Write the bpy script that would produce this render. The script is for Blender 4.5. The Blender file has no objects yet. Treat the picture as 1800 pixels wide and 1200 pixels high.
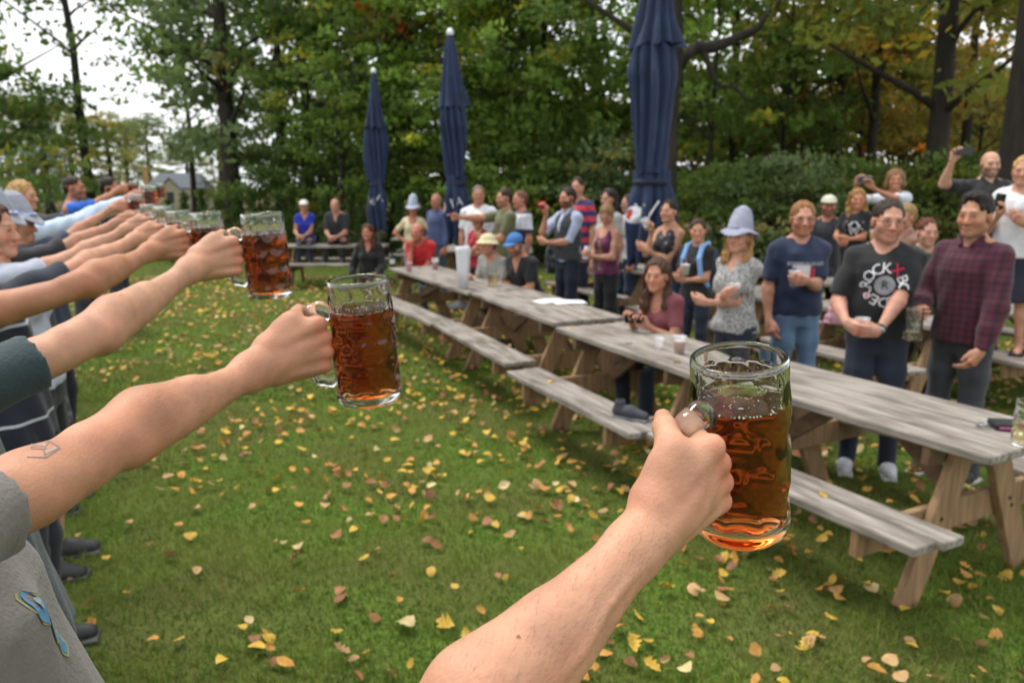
import bpy, math, random
import numpy as np
from mathutils import Vector, Matrix
from mathutils.bvhtree import BVHTree

SC = bpy.context.scene
COL = SC.collection
rad = math.radians
rnd = random.Random(7)

# ---------------------------------------------------------------- camera
EYE = np.array([0.0, 0.0, 1.80])
FPX = 1379.0                      # focal length in pixels of the 1800 px wide photograph (18 mm on 23.5 mm)
PITCH = math.atan(270.0 / FPX)
cam_data = bpy.data.cameras.new('camera')
cam = bpy.data.objects.new('camera', cam_data)
COL.objects.link(cam)
cam.location = EYE.tolist()
cam.rotation_euler = (math.pi / 2 - PITCH, 0, 0)
cam_data.sensor_width = 23.5
cam_data.lens = 18.0
cam_data.clip_start = 0.02
cam_data.clip_end = 2000
cam_data.dof.use_dof = True
cam_data.dof.focus_distance = 0.80
cam_data.dof.aperture_fstop = 4.8
SC.camera = cam

# ---------------------------------------------------------------- sky, sun, exposure (overcast day)
SUN_EL, SUN_AZ = rad(66), rad(-50)           # azimuth clockwise from +Y
world = bpy.data.worlds.new('World')
SC.world = world
world.use_nodes = True
wt = world.node_tree
wt.nodes.clear()
w_out = wt.nodes.new('ShaderNodeOutputWorld')
w_bg = wt.nodes.new('ShaderNodeBackground')
w_sky = wt.nodes.new('ShaderNodeTexSky')
w_sky.sky_type = 'NISHITA'
w_sky.sun_disc = False
w_sky.sun_elevation = SUN_EL
w_sky.sun_rotation = SUN_AZ
w_sky.air_density = 1.0
w_sky.dust_density = 4.0
w_mix = wt.nodes.new('ShaderNodeMixRGB')     # closed cloud deck over the clear sky
w_mix.inputs[0].default_value = 0.88
w_noise = wt.nodes.new('ShaderNodeTexNoise')
w_noise.inputs['Scale'].default_value = 2.2
w_noise.inputs['Detail'].default_value = 5
w_ramp = wt.nodes.new('ShaderNodeValToRGB')
w_ramp.color_ramp.elements[0].position = 0.3
w_ramp.color_ramp.elements[0].color = (8.6, 9.0, 9.5, 1)
w_ramp.color_ramp.elements[1].position = 0.7
w_ramp.color_ramp.elements[1].color = (12.0, 12.0, 12.0, 1)
wt.links.new(w_noise.outputs['Fac'], w_ramp.inputs[0])
wt.links.new(w_sky.outputs[0], w_mix.inputs[1])
wt.links.new(w_ramp.outputs[0], w_mix.inputs[2])
wt.links.new(w_mix.outputs[0], w_bg.inputs[0])
w_bg.inputs[1].default_value = 0.072
wt.links.new(w_bg.outputs[0], w_out.inputs[0])

sun_data = bpy.data.lights.new('sun', 'SUN')
sun_data.energy = 1.5
sun_data.angle = rad(25)
sun_data.color = (1.0, 0.96, 0.90)
sun = bpy.data.objects.new('sun', sun_data)
COL.objects.link(sun)
_sd = Vector((math.sin(SUN_AZ) * math.cos(SUN_EL), math.cos(SUN_AZ) * math.cos(SUN_EL), math.sin(SUN_EL)))
sun.rotation_euler = _sd.to_track_quat('Z', 'Y').to_euler()

SC.view_settings.view_transform = 'Standard'
SC.view_settings.look = 'None'
SC.view_settings.gamma = 1
SC.view_settings.use_curve_mapping = False
SC.view_settings.exposure = 1.0
SC.render.engine = 'CYCLES'
SC.cycles.use_denoising = True
SC.cycles.max_bounces = 14
SC.cycles.transmission_bounces = 14
SC.cycles.transparent_max_bounces = 12
SC.cycles.diffuse_bounces = 5
SC.cycles.glossy_bounces = 4
SC.cycles.caustics_reflective = False
SC.cycles.caustics_refractive = True
SC.cycles.sample_clamp_indirect = 6.0

# ---------------------------------------------------------------- helpers
def A(*v):
    return np.array(v, dtype=np.float64)

def nrm(v):
    v = np.asarray(v, float)
    return v / (np.linalg.norm(v) + 1e-12)

def at(u, v, t):
    """World point seen at photo pixel (u, v), t metres along the view axis."""
    x, y = (u - 900) / FPX, (v - 600) / FPX
    c, s = math.cos(PITCH), math.sin(PITCH)
    return EYE + t * A(x, c - y * s, -(s + y * c))

def ground_at(u, v, z=0.0):
    p = at(u, v, 1.0) - EYE
    return EYE + p * ((EYE[2] - z) / -p[2])

def lin(h):
    h = h.lstrip('#')
    c = [int(h[i:i + 2], 16) / 255 for i in (0, 2, 4)]
    return tuple(x / 12.92 if x <= 0.04045 else ((x + 0.055) / 1.055) ** 2.4 for x in c)

def tag(o, label=None, cat=None, group=None, kind=None):
    if label: o['label'] = label
    if cat: o['category'] = cat
    if group: o['group'] = group
    if kind: o['kind'] = kind
    return o

def link(name, me, parent=None, loc=None):
    o = bpy.data.objects.new(name, me)
    COL.objects.link(o)
    if parent is not None: o.parent = parent
    if loc is not None: o.location = [float(x) for x in loc]
    return o

def empty(name, loc=(0, 0, 0), rz=0.0):
    o = link(name, None)
    o.location = [float(x) for x in loc]
    o.rotation_euler = (0, 0, rz)
    o.empty_display_size = 0.1
    return o

def mesh_np(name, V, F, mats=(), smooth=True, cols=None, mi=None):
    """Mesh from numpy arrays; F is (n,3) or (n,4) or a list of such arrays."""
    Fs = F if isinstance(F, list) else [F]
    Fs = [np.asarray(f, dtype=np.int32) for f in Fs if len(f)]
    me = bpy.data.meshes.new(name)
    V = np.asarray(V, dtype=np.float32)
    me.vertices.add(len(V))
    me.vertices.foreach_set('co', V.ravel())
    nl = sum(f.size for f in Fs)
    npoly = sum(len(f) for f in Fs)
    me.loops.add(nl)
    me.loops.foreach_set('vertex_index', np.concatenate([f.ravel() for f in Fs]) if Fs else np.zeros(0, np.int32))
    me.polygons.add(npoly)
    tot = np.concatenate([np.full(len(f), f.shape[1], np.int32) for f in Fs])
    st = np.concatenate([[0], np.cumsum(tot)[:-1]]).astype(np.int32)
    me.polygons.foreach_set('loop_start', st)
    me.polygons.foreach_set('loop_total', tot)
    me.polygons.foreach_set('use_smooth', np.full(npoly, smooth))
    if mi is not None:
        me.polygons.foreach_set('material_index', np.asarray(mi, np.int32))
    for m in (mats if isinstance(mats, (list, tuple)) else [mats]):
        me.materials.append(m)
    me.update(calc_edges=True)
    if cols is not None:
        a = me.color_attributes.new('Col', 'FLOAT_COLOR', 'POINT')
        c = np.ones((len(V), 4), np.float32)
        c[:, :3] = cols
        a.data.foreach_set('color', c.ravel())
    return me

class MB:
    """Collects boxes, tubes and lathes; build() links them as one mesh object."""
    def __init__(s): s.V, s.F4, s.F3, s.n = [], [], [], 0
    def add(s, V, F):
        V = np.asarray(V, float)
        for f in F:
            f = [i + s.n for i in f]
            if len(f) == 4: s.F4.append(f)
            elif len(f) == 3: s.F3.append(f)
            else:
                for i in range(1, len(f) - 1): s.F3.append([f[0], f[i], f[i + 1]])
        s.V.append(V); s.n += len(V)
        return s
    def box(s, c, size, ax=None, bev=0.0):
        """ax: 3 unit row vectors (local x, y, z)."""
        ax = np.eye(3) if ax is None else np.asarray(ax, float)
        h = np.asarray(size, float) / 2
        b = min(bev, 0.45 * h.min())
        if b <= 0:
            P = [(x, y, z) for x in (-1, 1) for y in (-1, 1) for z in (-1, 1)]
            V = np.asarray(c) + (np.array(P) * h) @ ax
            return s.add(V, [(0, 1, 3, 2), (4, 6, 7, 5), (0, 4, 5, 1), (2, 3, 7, 6), (0, 2, 6, 4), (1, 5, 7, 3)])
        idx, V = {}, []
        for sx in (-1, 1):
            for sy in (-1, 1):
                for sz in (-1, 1):
                    for k in range(3):
                        q = np.array([sx, sy, sz]) * h
                        for j in range(3):
                            if j != k: q[j] -= np.sign(q[j]) * b
                        idx[(sx, sy, sz, k)] = len(V); V.append(q)
        F = []
        sg = (-1, 1)
        for k in range(3):
            i, j = (k + 1) % 3, (k + 2) % 3
            for a in sg:
                def key(p, q):
                    t = [0, 0, 0]; t[k] = a; t[i] = p; t[j] = q
                    return idx[(t[0], t[1], t[2], k)]
                f = [key(-1, -1), key(1, -1), key(1, 1), key(-1, 1)]
                F.append(f if a > 0 else f[::-1])
            for p in sg:
                for q in sg:                       # edge along axis k
                    def ek(a, kk):
                        t = [0, 0, 0]; t[k] = a; t[i] = p; t[j] = q
                        return idx[(t[0], t[1], t[2], kk)]
                    f = [ek(-1, i), ek(1, i), ek(1, j), ek(-1, j)]
                    F.append(f if p * q > 0 else f[::-1])
        for sx in sg:
            for sy in sg:
                for sz in sg:
                    f = [idx[(sx, sy, sz, k)] for k in range(3)]
                    F.append(f if sx * sy * sz > 0 else f[::-1])
        return s.add(np.asarray(c) + np.array(V) @ ax, F)
    def tube(s, pts, r, n=10, cap=True):
        pts = [np.asarray(p, float) for p in pts]
        rs = r if hasattr(r, '__len__') else [r] * len(pts)
        V, F = [], []
        up = A(0.13, 0.21, 1.0)
        for i, p in enumerate(pts):
            d = nrm(pts[min(i + 1, len(pts) - 1)] - pts[max(i - 1, 0)])
            e1 = np.cross(d, up)
            if np.linalg.norm(e1) < 0.15: e1 = np.cross(d, A(1, 0.1, 0))
            e1 = nrm(e1); e2 = np.cross(d, e1)
            for k in range(n):
                a = 2 * math.pi * k / n
                V.append(p + rs[i] * (math.cos(a) * e1 + math.sin(a) * e2))
        for i in range(len(pts) - 1):
            for k in range(n):
                k2 = (k + 1) % n
                F.append((i * n + k, i * n + k2, (i + 1) * n + k2, (i + 1) * n + k))
        if cap:
            F.append(tuple(range(n - 1, -1, -1)))
            F.append(tuple((len(pts) - 1) * n + k for k in range(n)))
        return s.add(V, F)
    def lathe(s, prof, n=24, c=(0, 0, 0), closed=False):
        V, F = [], []
        for (r, z) in prof:
            for k in range(n):
                a = 2 * math.pi * k / n
                V.append((c[0] + r * math.cos(a), c[1] + r * math.sin(a), c[2] + z))
        m = len(prof)
        for i in range(m if closed else m - 1):
            j = (i + 1) % m
            for k in range(n):
                k2 = (k + 1) % n
                F.append((i * n + k, i * n + k2, j * n + k2, j * n + k))
        return s.add(V, F)
    def mesh(s, name, mat, smooth=False):
        F = [np.array(x) for x in (s.F4, s.F3) if x]
        return mesh_np(name, np.concatenate(s.V), F, mat, smooth)
    def build(s, name, mat, parent=None, smooth=False, loc=None):
        return link(name, s.mesh(name, mat, smooth), parent, loc)

# ---------------------------------------------------------------- materials
def mat(name, col, rough=0.6, var=0.0, scale=8.0, bump=0.0, bscale=60.0, col2=None, spec=0.5, metal=0.0,
        stretch=None, attr=False, objcol=False, sss=0.0, sheen=0.0, coat=0.0, trans=0.0):
    m = bpy.data.materials.new(name)
    m.use_nodes = True
    nt = m.node_tree
    b = nt.nodes['Principled BSDF']
    b.inputs['Roughness'].default_value = rough
    b.inputs['Metallic'].default_value = metal
    b.inputs['Specular IOR Level'].default_value = spec
    if sss:
        b.inputs['Subsurface Weight'].default_value = sss
        b.inputs['Subsurface Radius'].default_value = (1.0, 0.35, 0.2)
        b.inputs['Subsurface Scale'].default_value = 0.006
    if sheen:
        b.inputs['Sheen Weight'].default_value = sheen
        b.inputs['Sheen Roughness'].default_value = 0.5
    if coat: b.inputs['Coat Weight'].default_value = coat
    if trans: b.inputs['Transmission Weight'].default_value = trans
    tc = nt.nodes.new('ShaderNodeTexCoord')
    src = tc.outputs['Object']
    if stretch is not None:
        mp = nt.nodes.new('ShaderNodeMapping')
        mp.inputs['Scale'].default_value = stretch
        nt.links.new(src, mp.inputs[0]); src = mp.outputs[0]
    base = None
    if attr:
        a = nt.nodes.new('ShaderNodeVertexColor'); a.layer_name = 'Col'; base = a.outputs[0]
    elif objcol:
        a = nt.nodes.new('ShaderNodeObjectInfo'); base = a.outputs['Color']
    if var or col2 is not None:
        n = nt.nodes.new('ShaderNodeTexNoise')
        n.inputs['Scale'].default_value = scale
        n.inputs['Detail'].default_value = 6
        nt.links.new(src, n.inputs['Vector'])
        r = nt.nodes.new('ShaderNodeValToRGB')
        r.color_ramp.elements[0].position = 0.32
        r.color_ramp.elements[1].position = 0.68
        if base is None:
            c = np.array(col[:3])
            lo = c * (1 - var) if col2 is None else np.array(col2[:3])
            hi = c * (1 + var) if col2 is None else c
            r.color_ramp.elements[0].color = (*[float(x) for x in lo], 1)
            r.color_ramp.elements[1].color = (*[float(x) for x in hi], 1)
            base = r.outputs[0]
        else:
            r.color_ramp.elements[0].color = (1 - var,) * 3 + (1,)
            r.color_ramp.elements[1].color = (1 + var,) * 3 + (1,)
            mx = nt.nodes.new('ShaderNodeMixRGB'); mx.blend_type = 'MULTIPLY'; mx.inputs[0].default_value = 1
            nt.links.new(base, mx.inputs[1]); nt.links.new(r.outputs[0], mx.inputs[2])
            base = mx.outputs[0]
        nt.links.new(n.outputs['Fac'], r.inputs[0])
    if base is not None: nt.links.new(base, b.inputs['Base Color'])
    else: b.inputs['Base Color'].default_value = (*col[:3], 1)
    if bump:
        n2 = nt.nodes.new('ShaderNodeTexNoise')
        n2.inputs['Scale'].default_value = bscale
        n2.inputs['Detail'].default_value = 4
        nt.links.new(src, n2.inputs['Vector'])
        bp = nt.nodes.new('ShaderNodeBump')
        bp.inputs['Strength'].default_value = bump
        bp.inputs['Distance'].default_value = 0.01
        nt.links.new(n2.outputs['Fac'], bp.inputs['Height'])
        nt.links.new(bp.outputs[0], b.inputs['Normal'])
    return m

_cloth = {}
def cloth(h, rough=0.85, var=0.10):
    k = (h, rough)
    if k not in _cloth:
        _cloth[k] = mat('cloth_' + h.strip('#'), lin(h), rough, var, 14, 0.25, 160, sheen=0.15)
    return _cloth[k]

# ---------------------------------------------------------------- signed-distance modelling
class Sdf:
    """A list of blended solids, meshed with surface nets."""
    def __init__(s): s.p = []
    def cap(s, a, b, r1, r2=None, k=0.012, op=1):
        a, b = np.asarray(a, float), np.asarray(b, float)
        r2 = r1 if r2 is None else r2
        m = max(r1, r2)
        s.p.append(('cap', a, b, r1, r2, k, op, np.minimum(a, b) - m, np.maximum(a, b) + m)); return s
    def chain(s, pts, rs, k=0.012, op=1):
        for i in range(len(pts) - 1): s.cap(pts[i], pts[i + 1], rs[i], rs[i + 1], k, op)
        return s
    def sph(s, c, r, k=0.012, op=1): return s.cap(c, c, r, r, k, op)
    def ell(s, c, r, R=None, k=0.012, op=1):
        """R: rows are the ellipsoid's axes."""
        R = np.eye(3) if R is None else np.asarray(R, float)
        r = np.asarray(r, float)
        ext = np.sqrt(((R * r[:, None]) ** 2).sum(0))
        c = np.asarray(c, float)
        s.p.append(('ell', c, r, R, 0, k, op, c - ext, c + ext)); return s
    def loft(s, a, b, e1, prof, k=0.02, op=1, n=2.0):
        """Stack of ellipses from a to b; e1 is the width axis; prof rows: t, rx, ry, off_y."""
        a, b = np.asarray(a, float), np.asarray(b, float)
        ax = nrm(b - a)
        e1 = np.asarray(e1, float); e1 = nrm(e1 - ax * (e1 @ ax)); e2 = np.cross(ax, e1)
        pr = np.array([list(q) + [0] * (4 - len(q)) for q in prof], float)
        m = max(pr[:, 1].max(), pr[:, 2].max() + np.abs(pr[:, 3]).max())
        pa, pb = a + (b - a) * pr[0, 0], a + (b - a) * pr[-1, 0]
        s.p.append(('loft', a, b, (ax, e1, e2), (pr, n), k, op, np.minimum(pa, pb) - m, np.maximum(pa, pb) + m)); return s
    def cut(s, p, n):
        """Remove everything on the side the normal n points to."""
        s.p.append(('cut', np.asarray(p, float), nrm(n), 0, 0, 0, 0, None, None)); return s
    def bounds(s):
        L = [q for q in s.p if q[6] == 1]
        return np.min([q[7] for q in L], 0), np.max([q[8] for q in L], 0)
    def field(s, lo, h, shape):
        F = np.full(shape, 0.08, np.float32)
        xs = [lo[i] + h * np.arange(shape[i]) for i in range(3)]
        for (ty, a, b, c, d, k, op, pl, ph) in s.p:
            if ty == 'cut':
                D = (xs[0][:, None, None] - a[0]) * b[0] + (xs[1][None, :, None] - a[1]) * b[1] + (xs[2][None, None, :] - a[2]) * b[2]
                np.maximum(F, D, out=F); continue
            pad = k + 3 * h
            i0 = np.clip(np.floor((pl - pad - lo) / h).astype(int), 0, shape)
            i1 = np.clip(np.ceil((ph + pad - lo) / h).astype(int) + 1, 0, shape)
            if np.any(i1 <= i0): continue
            sl = tuple(slice(i0[i], i1[i]) for i in range(3))
            X = xs[0][sl[0]][:, None, None]; Y = xs[1][sl[1]][None, :, None]; Z = xs[2][sl[2]][None, None, :]
            if ty == 'cap':
                ba = b - a; L = ba @ ba
                if L < 1e-12:
                    D = np.sqrt((X - a[0]) ** 2 + (Y - a[1]) ** 2 + (Z - a[2]) ** 2) - c
                else:
                    t = np.clip(((X - a[0]) * ba[0] + (Y - a[1]) * ba[1] + (Z - a[2]) * ba[2]) / L, 0, 1)
                    D = np.sqrt((X - a[0] - t * ba[0]) ** 2 + (Y - a[1] - t * ba[1]) ** 2 + (Z - a[2] - t * ba[2]) ** 2) - (c + (d - c) * t)
            elif ty == 'ell':
                R = c
                q = [((X - a[0]) * R[i][0] + (Y - a[1]) * R[i][1] + (Z - a[2]) * R[i][2]) for i in range(3)]
                k0 = np.sqrt(sum((q[i] / b[i]) ** 2 for i in range(3)))
                k1 = np.sqrt(sum((q[i] / b[i] ** 2) ** 2 for i in range(3))) + 1e-9
                D = k0 * (k0 - 1) / k1
            else:
                ax, e1, e2 = c; pr, n = d
                L = np.linalg.norm(b - a)
                q = [((X - a[0]) * v[0] + (Y - a[1]) * v[1] + (Z - a[2]) * v[2]) for v in (ax, e1, e2)]
                t = q[0] / L
                tc = np.clip(t, pr[0, 0], pr[-1, 0])
                rx = np.interp(tc, pr[:, 0], pr[:, 1]); ry = np.interp(tc, pr[:, 0], pr[:, 2]); oy = np.interp(tc, pr[:, 0], pr[:, 3])
                if n == 2.0: k0 = np.sqrt((q[1] / rx) ** 2 + ((q[2] - oy) / ry) ** 2)
                else: k0 = (np.abs(q[1] / rx) ** n + np.abs((q[2] - oy) / ry) ** n) ** (1 / n)
                d2 = (k0 - 1) * np.minimum(rx, ry)
                dz = np.abs(t - tc) * L
                D = np.where(dz > 0, np.sqrt(np.maximum(d2, 0) ** 2 + dz ** 2), d2)
            G = F[sl]
            if op == 1:
                if k > 0:
                    hh = np.maximum(k - np.abs(G - D), 0) / k
                    G[...] = np.minimum(G, D) - hh * hh * k * 0.25
                else: np.minimum(G, D, out=G)
            else:
                D = -D
                if k > 0:
                    hh = np.maximum(k - np.abs(G - D), 0) / k
                    G[...] = np.maximum(G, D) + hh * hh * k * 0.25
                else: np.maximum(G, D, out=G)
        return F, xs
    def nets(s, h, lo=None, hi=None, noise=None):
        l, u = s.bounds()
        if lo is not None: l = np.maximum(l, lo)
        if hi is not None: u = np.minimum(u, hi)
        l = l - 2.5 * h
        shape = tuple(int(math.ceil((u[i] + 2.5 * h - l[i]) / h)) + 1 for i in range(3))
        F, xs = s.field(l, h, shape)
        if noise is not None:
            amp, freq, seed, st = noise
            r = np.random.RandomState(seed)
            N = 0
            for _ in range(5):
                kv = r.normal(size=3) * freq * np.array(st)
                ph = r.uniform(0, 6.28)
                N = N + np.sin(xs[0][:, None, None] * kv[0] + xs[1][None, :, None] * kv[1] + xs[2][None, None, :] * kv[2] + ph)
            F = F + amp * 0.45 * N.astype(np.float32)
        return surface_nets(F, l, h)

def surface_nets(F, lo, h):
    I = F < 0
    nx, ny, nz = F.shape
    cnt = np.zeros((nx - 1, ny - 1, nz - 1), np.int8)
    for dx in (0, 1):
        for dy in (0, 1):
            for dz in (0, 1):
                cnt += I[dx:nx - 1 + dx, dy:ny - 1 + dy, dz:nz - 1 + dz]
    act = np.argwhere((cnt > 0) & (cnt < 8))
    if len(act) == 0: return np.zeros((0, 3)), np.zeros((0, 4), int)
    idx = np.full(cnt.shape, -1, np.int32)
    idx[act[:, 0], act[:, 1], act[:, 2]] = np.arange(len(act))
    ff = {}
    for dx in (0, 1):
        for dy in (0, 1):
            for dz in (0, 1):
                ff[(dx, dy, dz)] = F[act[:, 0] + dx, act[:, 1] + dy, act[:, 2] + dz].astype(np.float64)
    acc = np.zeros((len(act), 3)); num = np.zeros(len(act))
    for ax in range(3):
        o = [i for i in range(3) if i != ax]
        for p in (0, 1):
            for q in (0, 1):
                c0 = [0, 0, 0]; c0[o[0]] = p; c0[o[1]] = q
                c1 = list(c0); c1[ax] = 1
                f0, f1 = ff[tuple(c0)], ff[tuple(c1)]
                m = (f0 < 0) != (f1 < 0)
                t = np.where(m, f0 / np.where(m, f0 - f1, 1), 0)
                pt = np.tile(np.array(c0, float), (len(act), 1)); pt[:, ax] = t
                acc += pt * m[:, None]; num += m
    V = lo + h * (act + acc / num[:, None])
    Q = []
    for ax in range(3):
        S0 = [slice(None)] * 3; S1 = [slice(None)] * 3
        S0[ax] = slice(0, -1); S1[ax] = slice(1, None)
        a, b = I[tuple(S0)], I[tuple(S1)]
        e = np.argwhere(a != b)
        o = [(ax + 1) % 3, (ax + 2) % 3]
        ok = (e[:, o[0]] > 0) & (e[:, o[1]] > 0) & (e[:, o[0]] < F.shape[o[0]] - 1) & (e[:, o[1]] < F.shape[o[1]] - 1)
        e = e[ok]
        ins = a[e[:, 0], e[:, 1], e[:, 2]]
        def cell(d0, d1):
            c = e.copy(); c[:, o[0]] += d0; c[:, o[1]] += d1
            return idx[c[:, 0], c[:, 1], c[:, 2]]
        q = np.stack([cell(-1, -1), cell(0, -1), cell(0, 0), cell(-1, 0)], 1)
        q[~ins] = q[~ins][:, ::-1]
        Q.append(q)
    Q = np.concatenate(Q)
    return V, Q[(Q >= 0).all(1)]

def multi_nets(sdf, h, fine=(), noise=None):
    """Coarse mesh with finer boxes (centre, half sizes, spacing) swapped in."""
    V, Q = sdf.nets(h, noise=noise)
    if not fine: return V, Q
    c = V[Q].mean(1)
    keep = np.ones(len(Q), bool)
    parts = []
    for (ctr, hs, hf) in fine:
        ctr, hs = np.asarray(ctr), np.asarray(hs) * np.ones(3)
        keep &= ~(np.abs(c - ctr) < hs - 0.6 * h).all(1)
        v, q = sdf.nets(hf, ctr - hs - 2 * hf, ctr + hs + 2 * hf, noise)
        if len(q):
            cc = v[q].mean(1)
            q = q[(np.abs(cc - ctr) < hs + 0.4 * hf).all(1)]
        parts.append((v, q))
    Vs, Qs, n = [V], [Q[keep]], len(V)
    for v, q in parts:
        Vs.append(v); Qs.append(q + n); n += len(v)
    V, Q = np.concatenate(Vs), np.concatenate(Qs)
    used = np.unique(Q)
    mp = np.full(len(V), -1, np.int64); mp[used] = np.arange(len(used))
    return V[used], mp[Q]

def rot(ax, a):
    return np.array(Matrix.Rotation(a, 3, Vector([float(x) for x in ax])))
# ---------------------------------------------------------------- ground
def ground_mat(name, c1, c2, c3, s1, s2):
    m = bpy.data.materials.new(name); m.use_nodes = True
    nt = m.node_tree; b = nt.nodes['Principled BSDF']
    b.inputs['Roughness'].default_value = 1.0; b.inputs['Specular IOR Level'].default_value = .1
    tc = nt.nodes.new('ShaderNodeTexCoord')
    def noise(s, d=5):
        n = nt.nodes.new('ShaderNodeTexNoise'); n.inputs['Scale'].default_value = s; n.inputs['Detail'].default_value = d
        nt.links.new(tc.outputs['Object'], n.inputs['Vector']); return n.outputs['Fac']
    def ramp(f, a, b_, p0=.38, p1=.62):
        r = nt.nodes.new('ShaderNodeValToRGB')
        r.color_ramp.elements[0].position = p0; r.color_ramp.elements[0].color = (*a, 1)
        r.color_ramp.elements[1].position = p1; r.color_ramp.elements[1].color = (*b_, 1)
        nt.links.new(f, r.inputs[0]); return r.outputs[0]
    big = ramp(noise(s1), (0, 0, 0), (1, 1, 1))
    fine = ramp(noise(s2, 8), c1, c2)
    mx = nt.nodes.new('ShaderNodeMixRGB')
    nt.links.new(big, mx.inputs[0]); nt.links.new(fine, mx.inputs[1]); mx.inputs[2].default_value = (*c3, 1)
    nt.links.new(mx.outputs[0], b.inputs['Base Color'])
    bp = nt.nodes.new('ShaderNodeBump'); bp.inputs['Strength'].default_value = .6; bp.inputs['Distance'].default_value = .05
    nt.links.new(noise(s2 * 1.3, 8), bp.inputs['Height']); nt.links.new(bp.outputs[0], b.inputs['Normal'])
    return m

LAWN = ground_mat('lawn_soil', (.052, .105, .014), (.115, .175, .026), (.10, .105, .030), 1.1, 30)
g = MB()
g.add([(-400, -30, 0), (400, -30, 0), (400, 600, 0), (-400, 600, 0)], [(0, 1, 2, 3)])
tag(g.build('lawn', LAWN), kind='structure')
FLOOR = ground_mat('forest_litter', (.075, .050, .022), (.14, .09, .035), (.05, .065, .018), .5, 14)
pts = []
rg = random.Random(3)
edge = [(-60, 24), (-20, 23), (-9, 20.5), (-4, 19.0), (1, 17.5), (5, 14.5), (8.5, 11.5), (14, 8.5), (40, 4)]
for i in range(len(edge) - 1):
    for k in range(8):
        f = k / 8
        pts.append((edge[i][0] + (edge[i + 1][0] - edge[i][0]) * f, edge[i][1] + (edge[i + 1][1] - edge[i][1]) * f + rg.uniform(-.35, .35), .004))
pts += [(40, 4, .004), (300, 4, .004), (300, 300, .004), (-300, 300, .004), (-300, 24, .004)]
me = bpy.data.meshes.new('forest_floor'); me.from_pydata(pts, [], [tuple(range(len(pts)))]); me.materials.append(FLOOR)
tag(link('forest_floor', me), kind='structure')

# ---------------------------------------------------------------- grass blades
rs = np.random.RandomState(11)
def in_view(P, margin=60):
    """True where a ground point can fall inside the picture (so nothing is grown where it could never show)."""
    d = P - EYE
    c, s_ = math.cos(PITCH), math.sin(PITCH)
    t = d[:, 1] * c - d[:, 2] * s_
    yd = -(d[:, 2] * c + d[:, 1] * s_)
    u = 900 + FPX * d[:, 0] / np.maximum(t, .01); v = 600 + FPX * yd / np.maximum(t, .01)
    return (t > .1) & (u > -margin * 4) & (u < 1800 + margin * 4) & (v < 1200 + margin * 2)
def patch_noise(x, y, sc, seed):
    r = np.random.RandomState(seed); n = 0
    for _ in range(6):
        k = r.normal(size=2) * sc; n = n + np.sin(x * k[0] + y * k[1] + r.uniform(0, 6.28))
    return n / 6 + .5
def grass(n, y0, y1, h0, h1, w, seed):
    r = np.random.RandomState(seed)
    y = y0 + (y1 - y0) * r.uniform(0, 1, n) ** 1.25
    x = (r.uniform(-1, 1, n)) * (y * .78 + .6)
    P = np.stack([x, y, np.zeros(n)], 1)
    P = P[in_view(P)]
    x, y = P[:, 0], P[:, 1]; n = len(P)
    a = r.uniform(0, 6.28, n); lean = r.uniform(.2, 1.1, n)
    dens = np.clip((patch_noise(x, y, 3.2, 5) * .55 + patch_noise(x, y, 9, 6) * .45 - .5) * 1.7 + .5, 0, 1)
    h = (h0 + (h1 - h0) * r.uniform(0, 1, n)) * (.55 + .75 * dens)
    ww = w * r.uniform(.6, 1.3, n)
    b = r.uniform(0, 6.28, n)
    dx, dy = np.cos(a), np.sin(a); ex, ey = np.cos(b) * ww, np.sin(b) * ww
    V = np.zeros((n, 5, 3))
    V[:, 0] = np.stack([x - ex, y - ey, 0 * x], 1); V[:, 1] = np.stack([x + ex, y + ey, 0 * x], 1)
    mx_, my_ = x + dx * h * lean * .3, y + dy * h * lean * .3
    V[:, 2] = np.stack([mx_ + ex * .8, my_ + ey * .8, h * .6], 1); V[:, 3] = np.stack([mx_ - ex * .8, my_ - ey * .8, h * .6], 1)
    V[:, 4] = np.stack([x + dx * h * lean, y + dy * h * lean, h * .92], 1)
    i = np.arange(n)[:, None] * 5
    q = i + np.array([[0, 1, 2, 3]]); t = i + np.array([[3, 2, 4]])
    g1, g2, g3 = np.array([.070, .134, .018]), np.array([.200, .262, .046]), np.array([.26, .21, .07])
    f = np.clip(dens + r.normal(0, .25, n), 0, 1)[:, None]
    C = g1 * (1 - f) + g2 * f
    dry = (r.uniform(0, 1, n) < .05 + .22 * np.clip(patch_noise(x, y, 2.0, 9) - .5, 0, 1))[:, None]
    C = np.where(dry, g3 * r.uniform(.6, 1.1, (n, 1)), C)
    return V.reshape(-1, 3), q, t, np.repeat(C, 5, 0)
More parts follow.
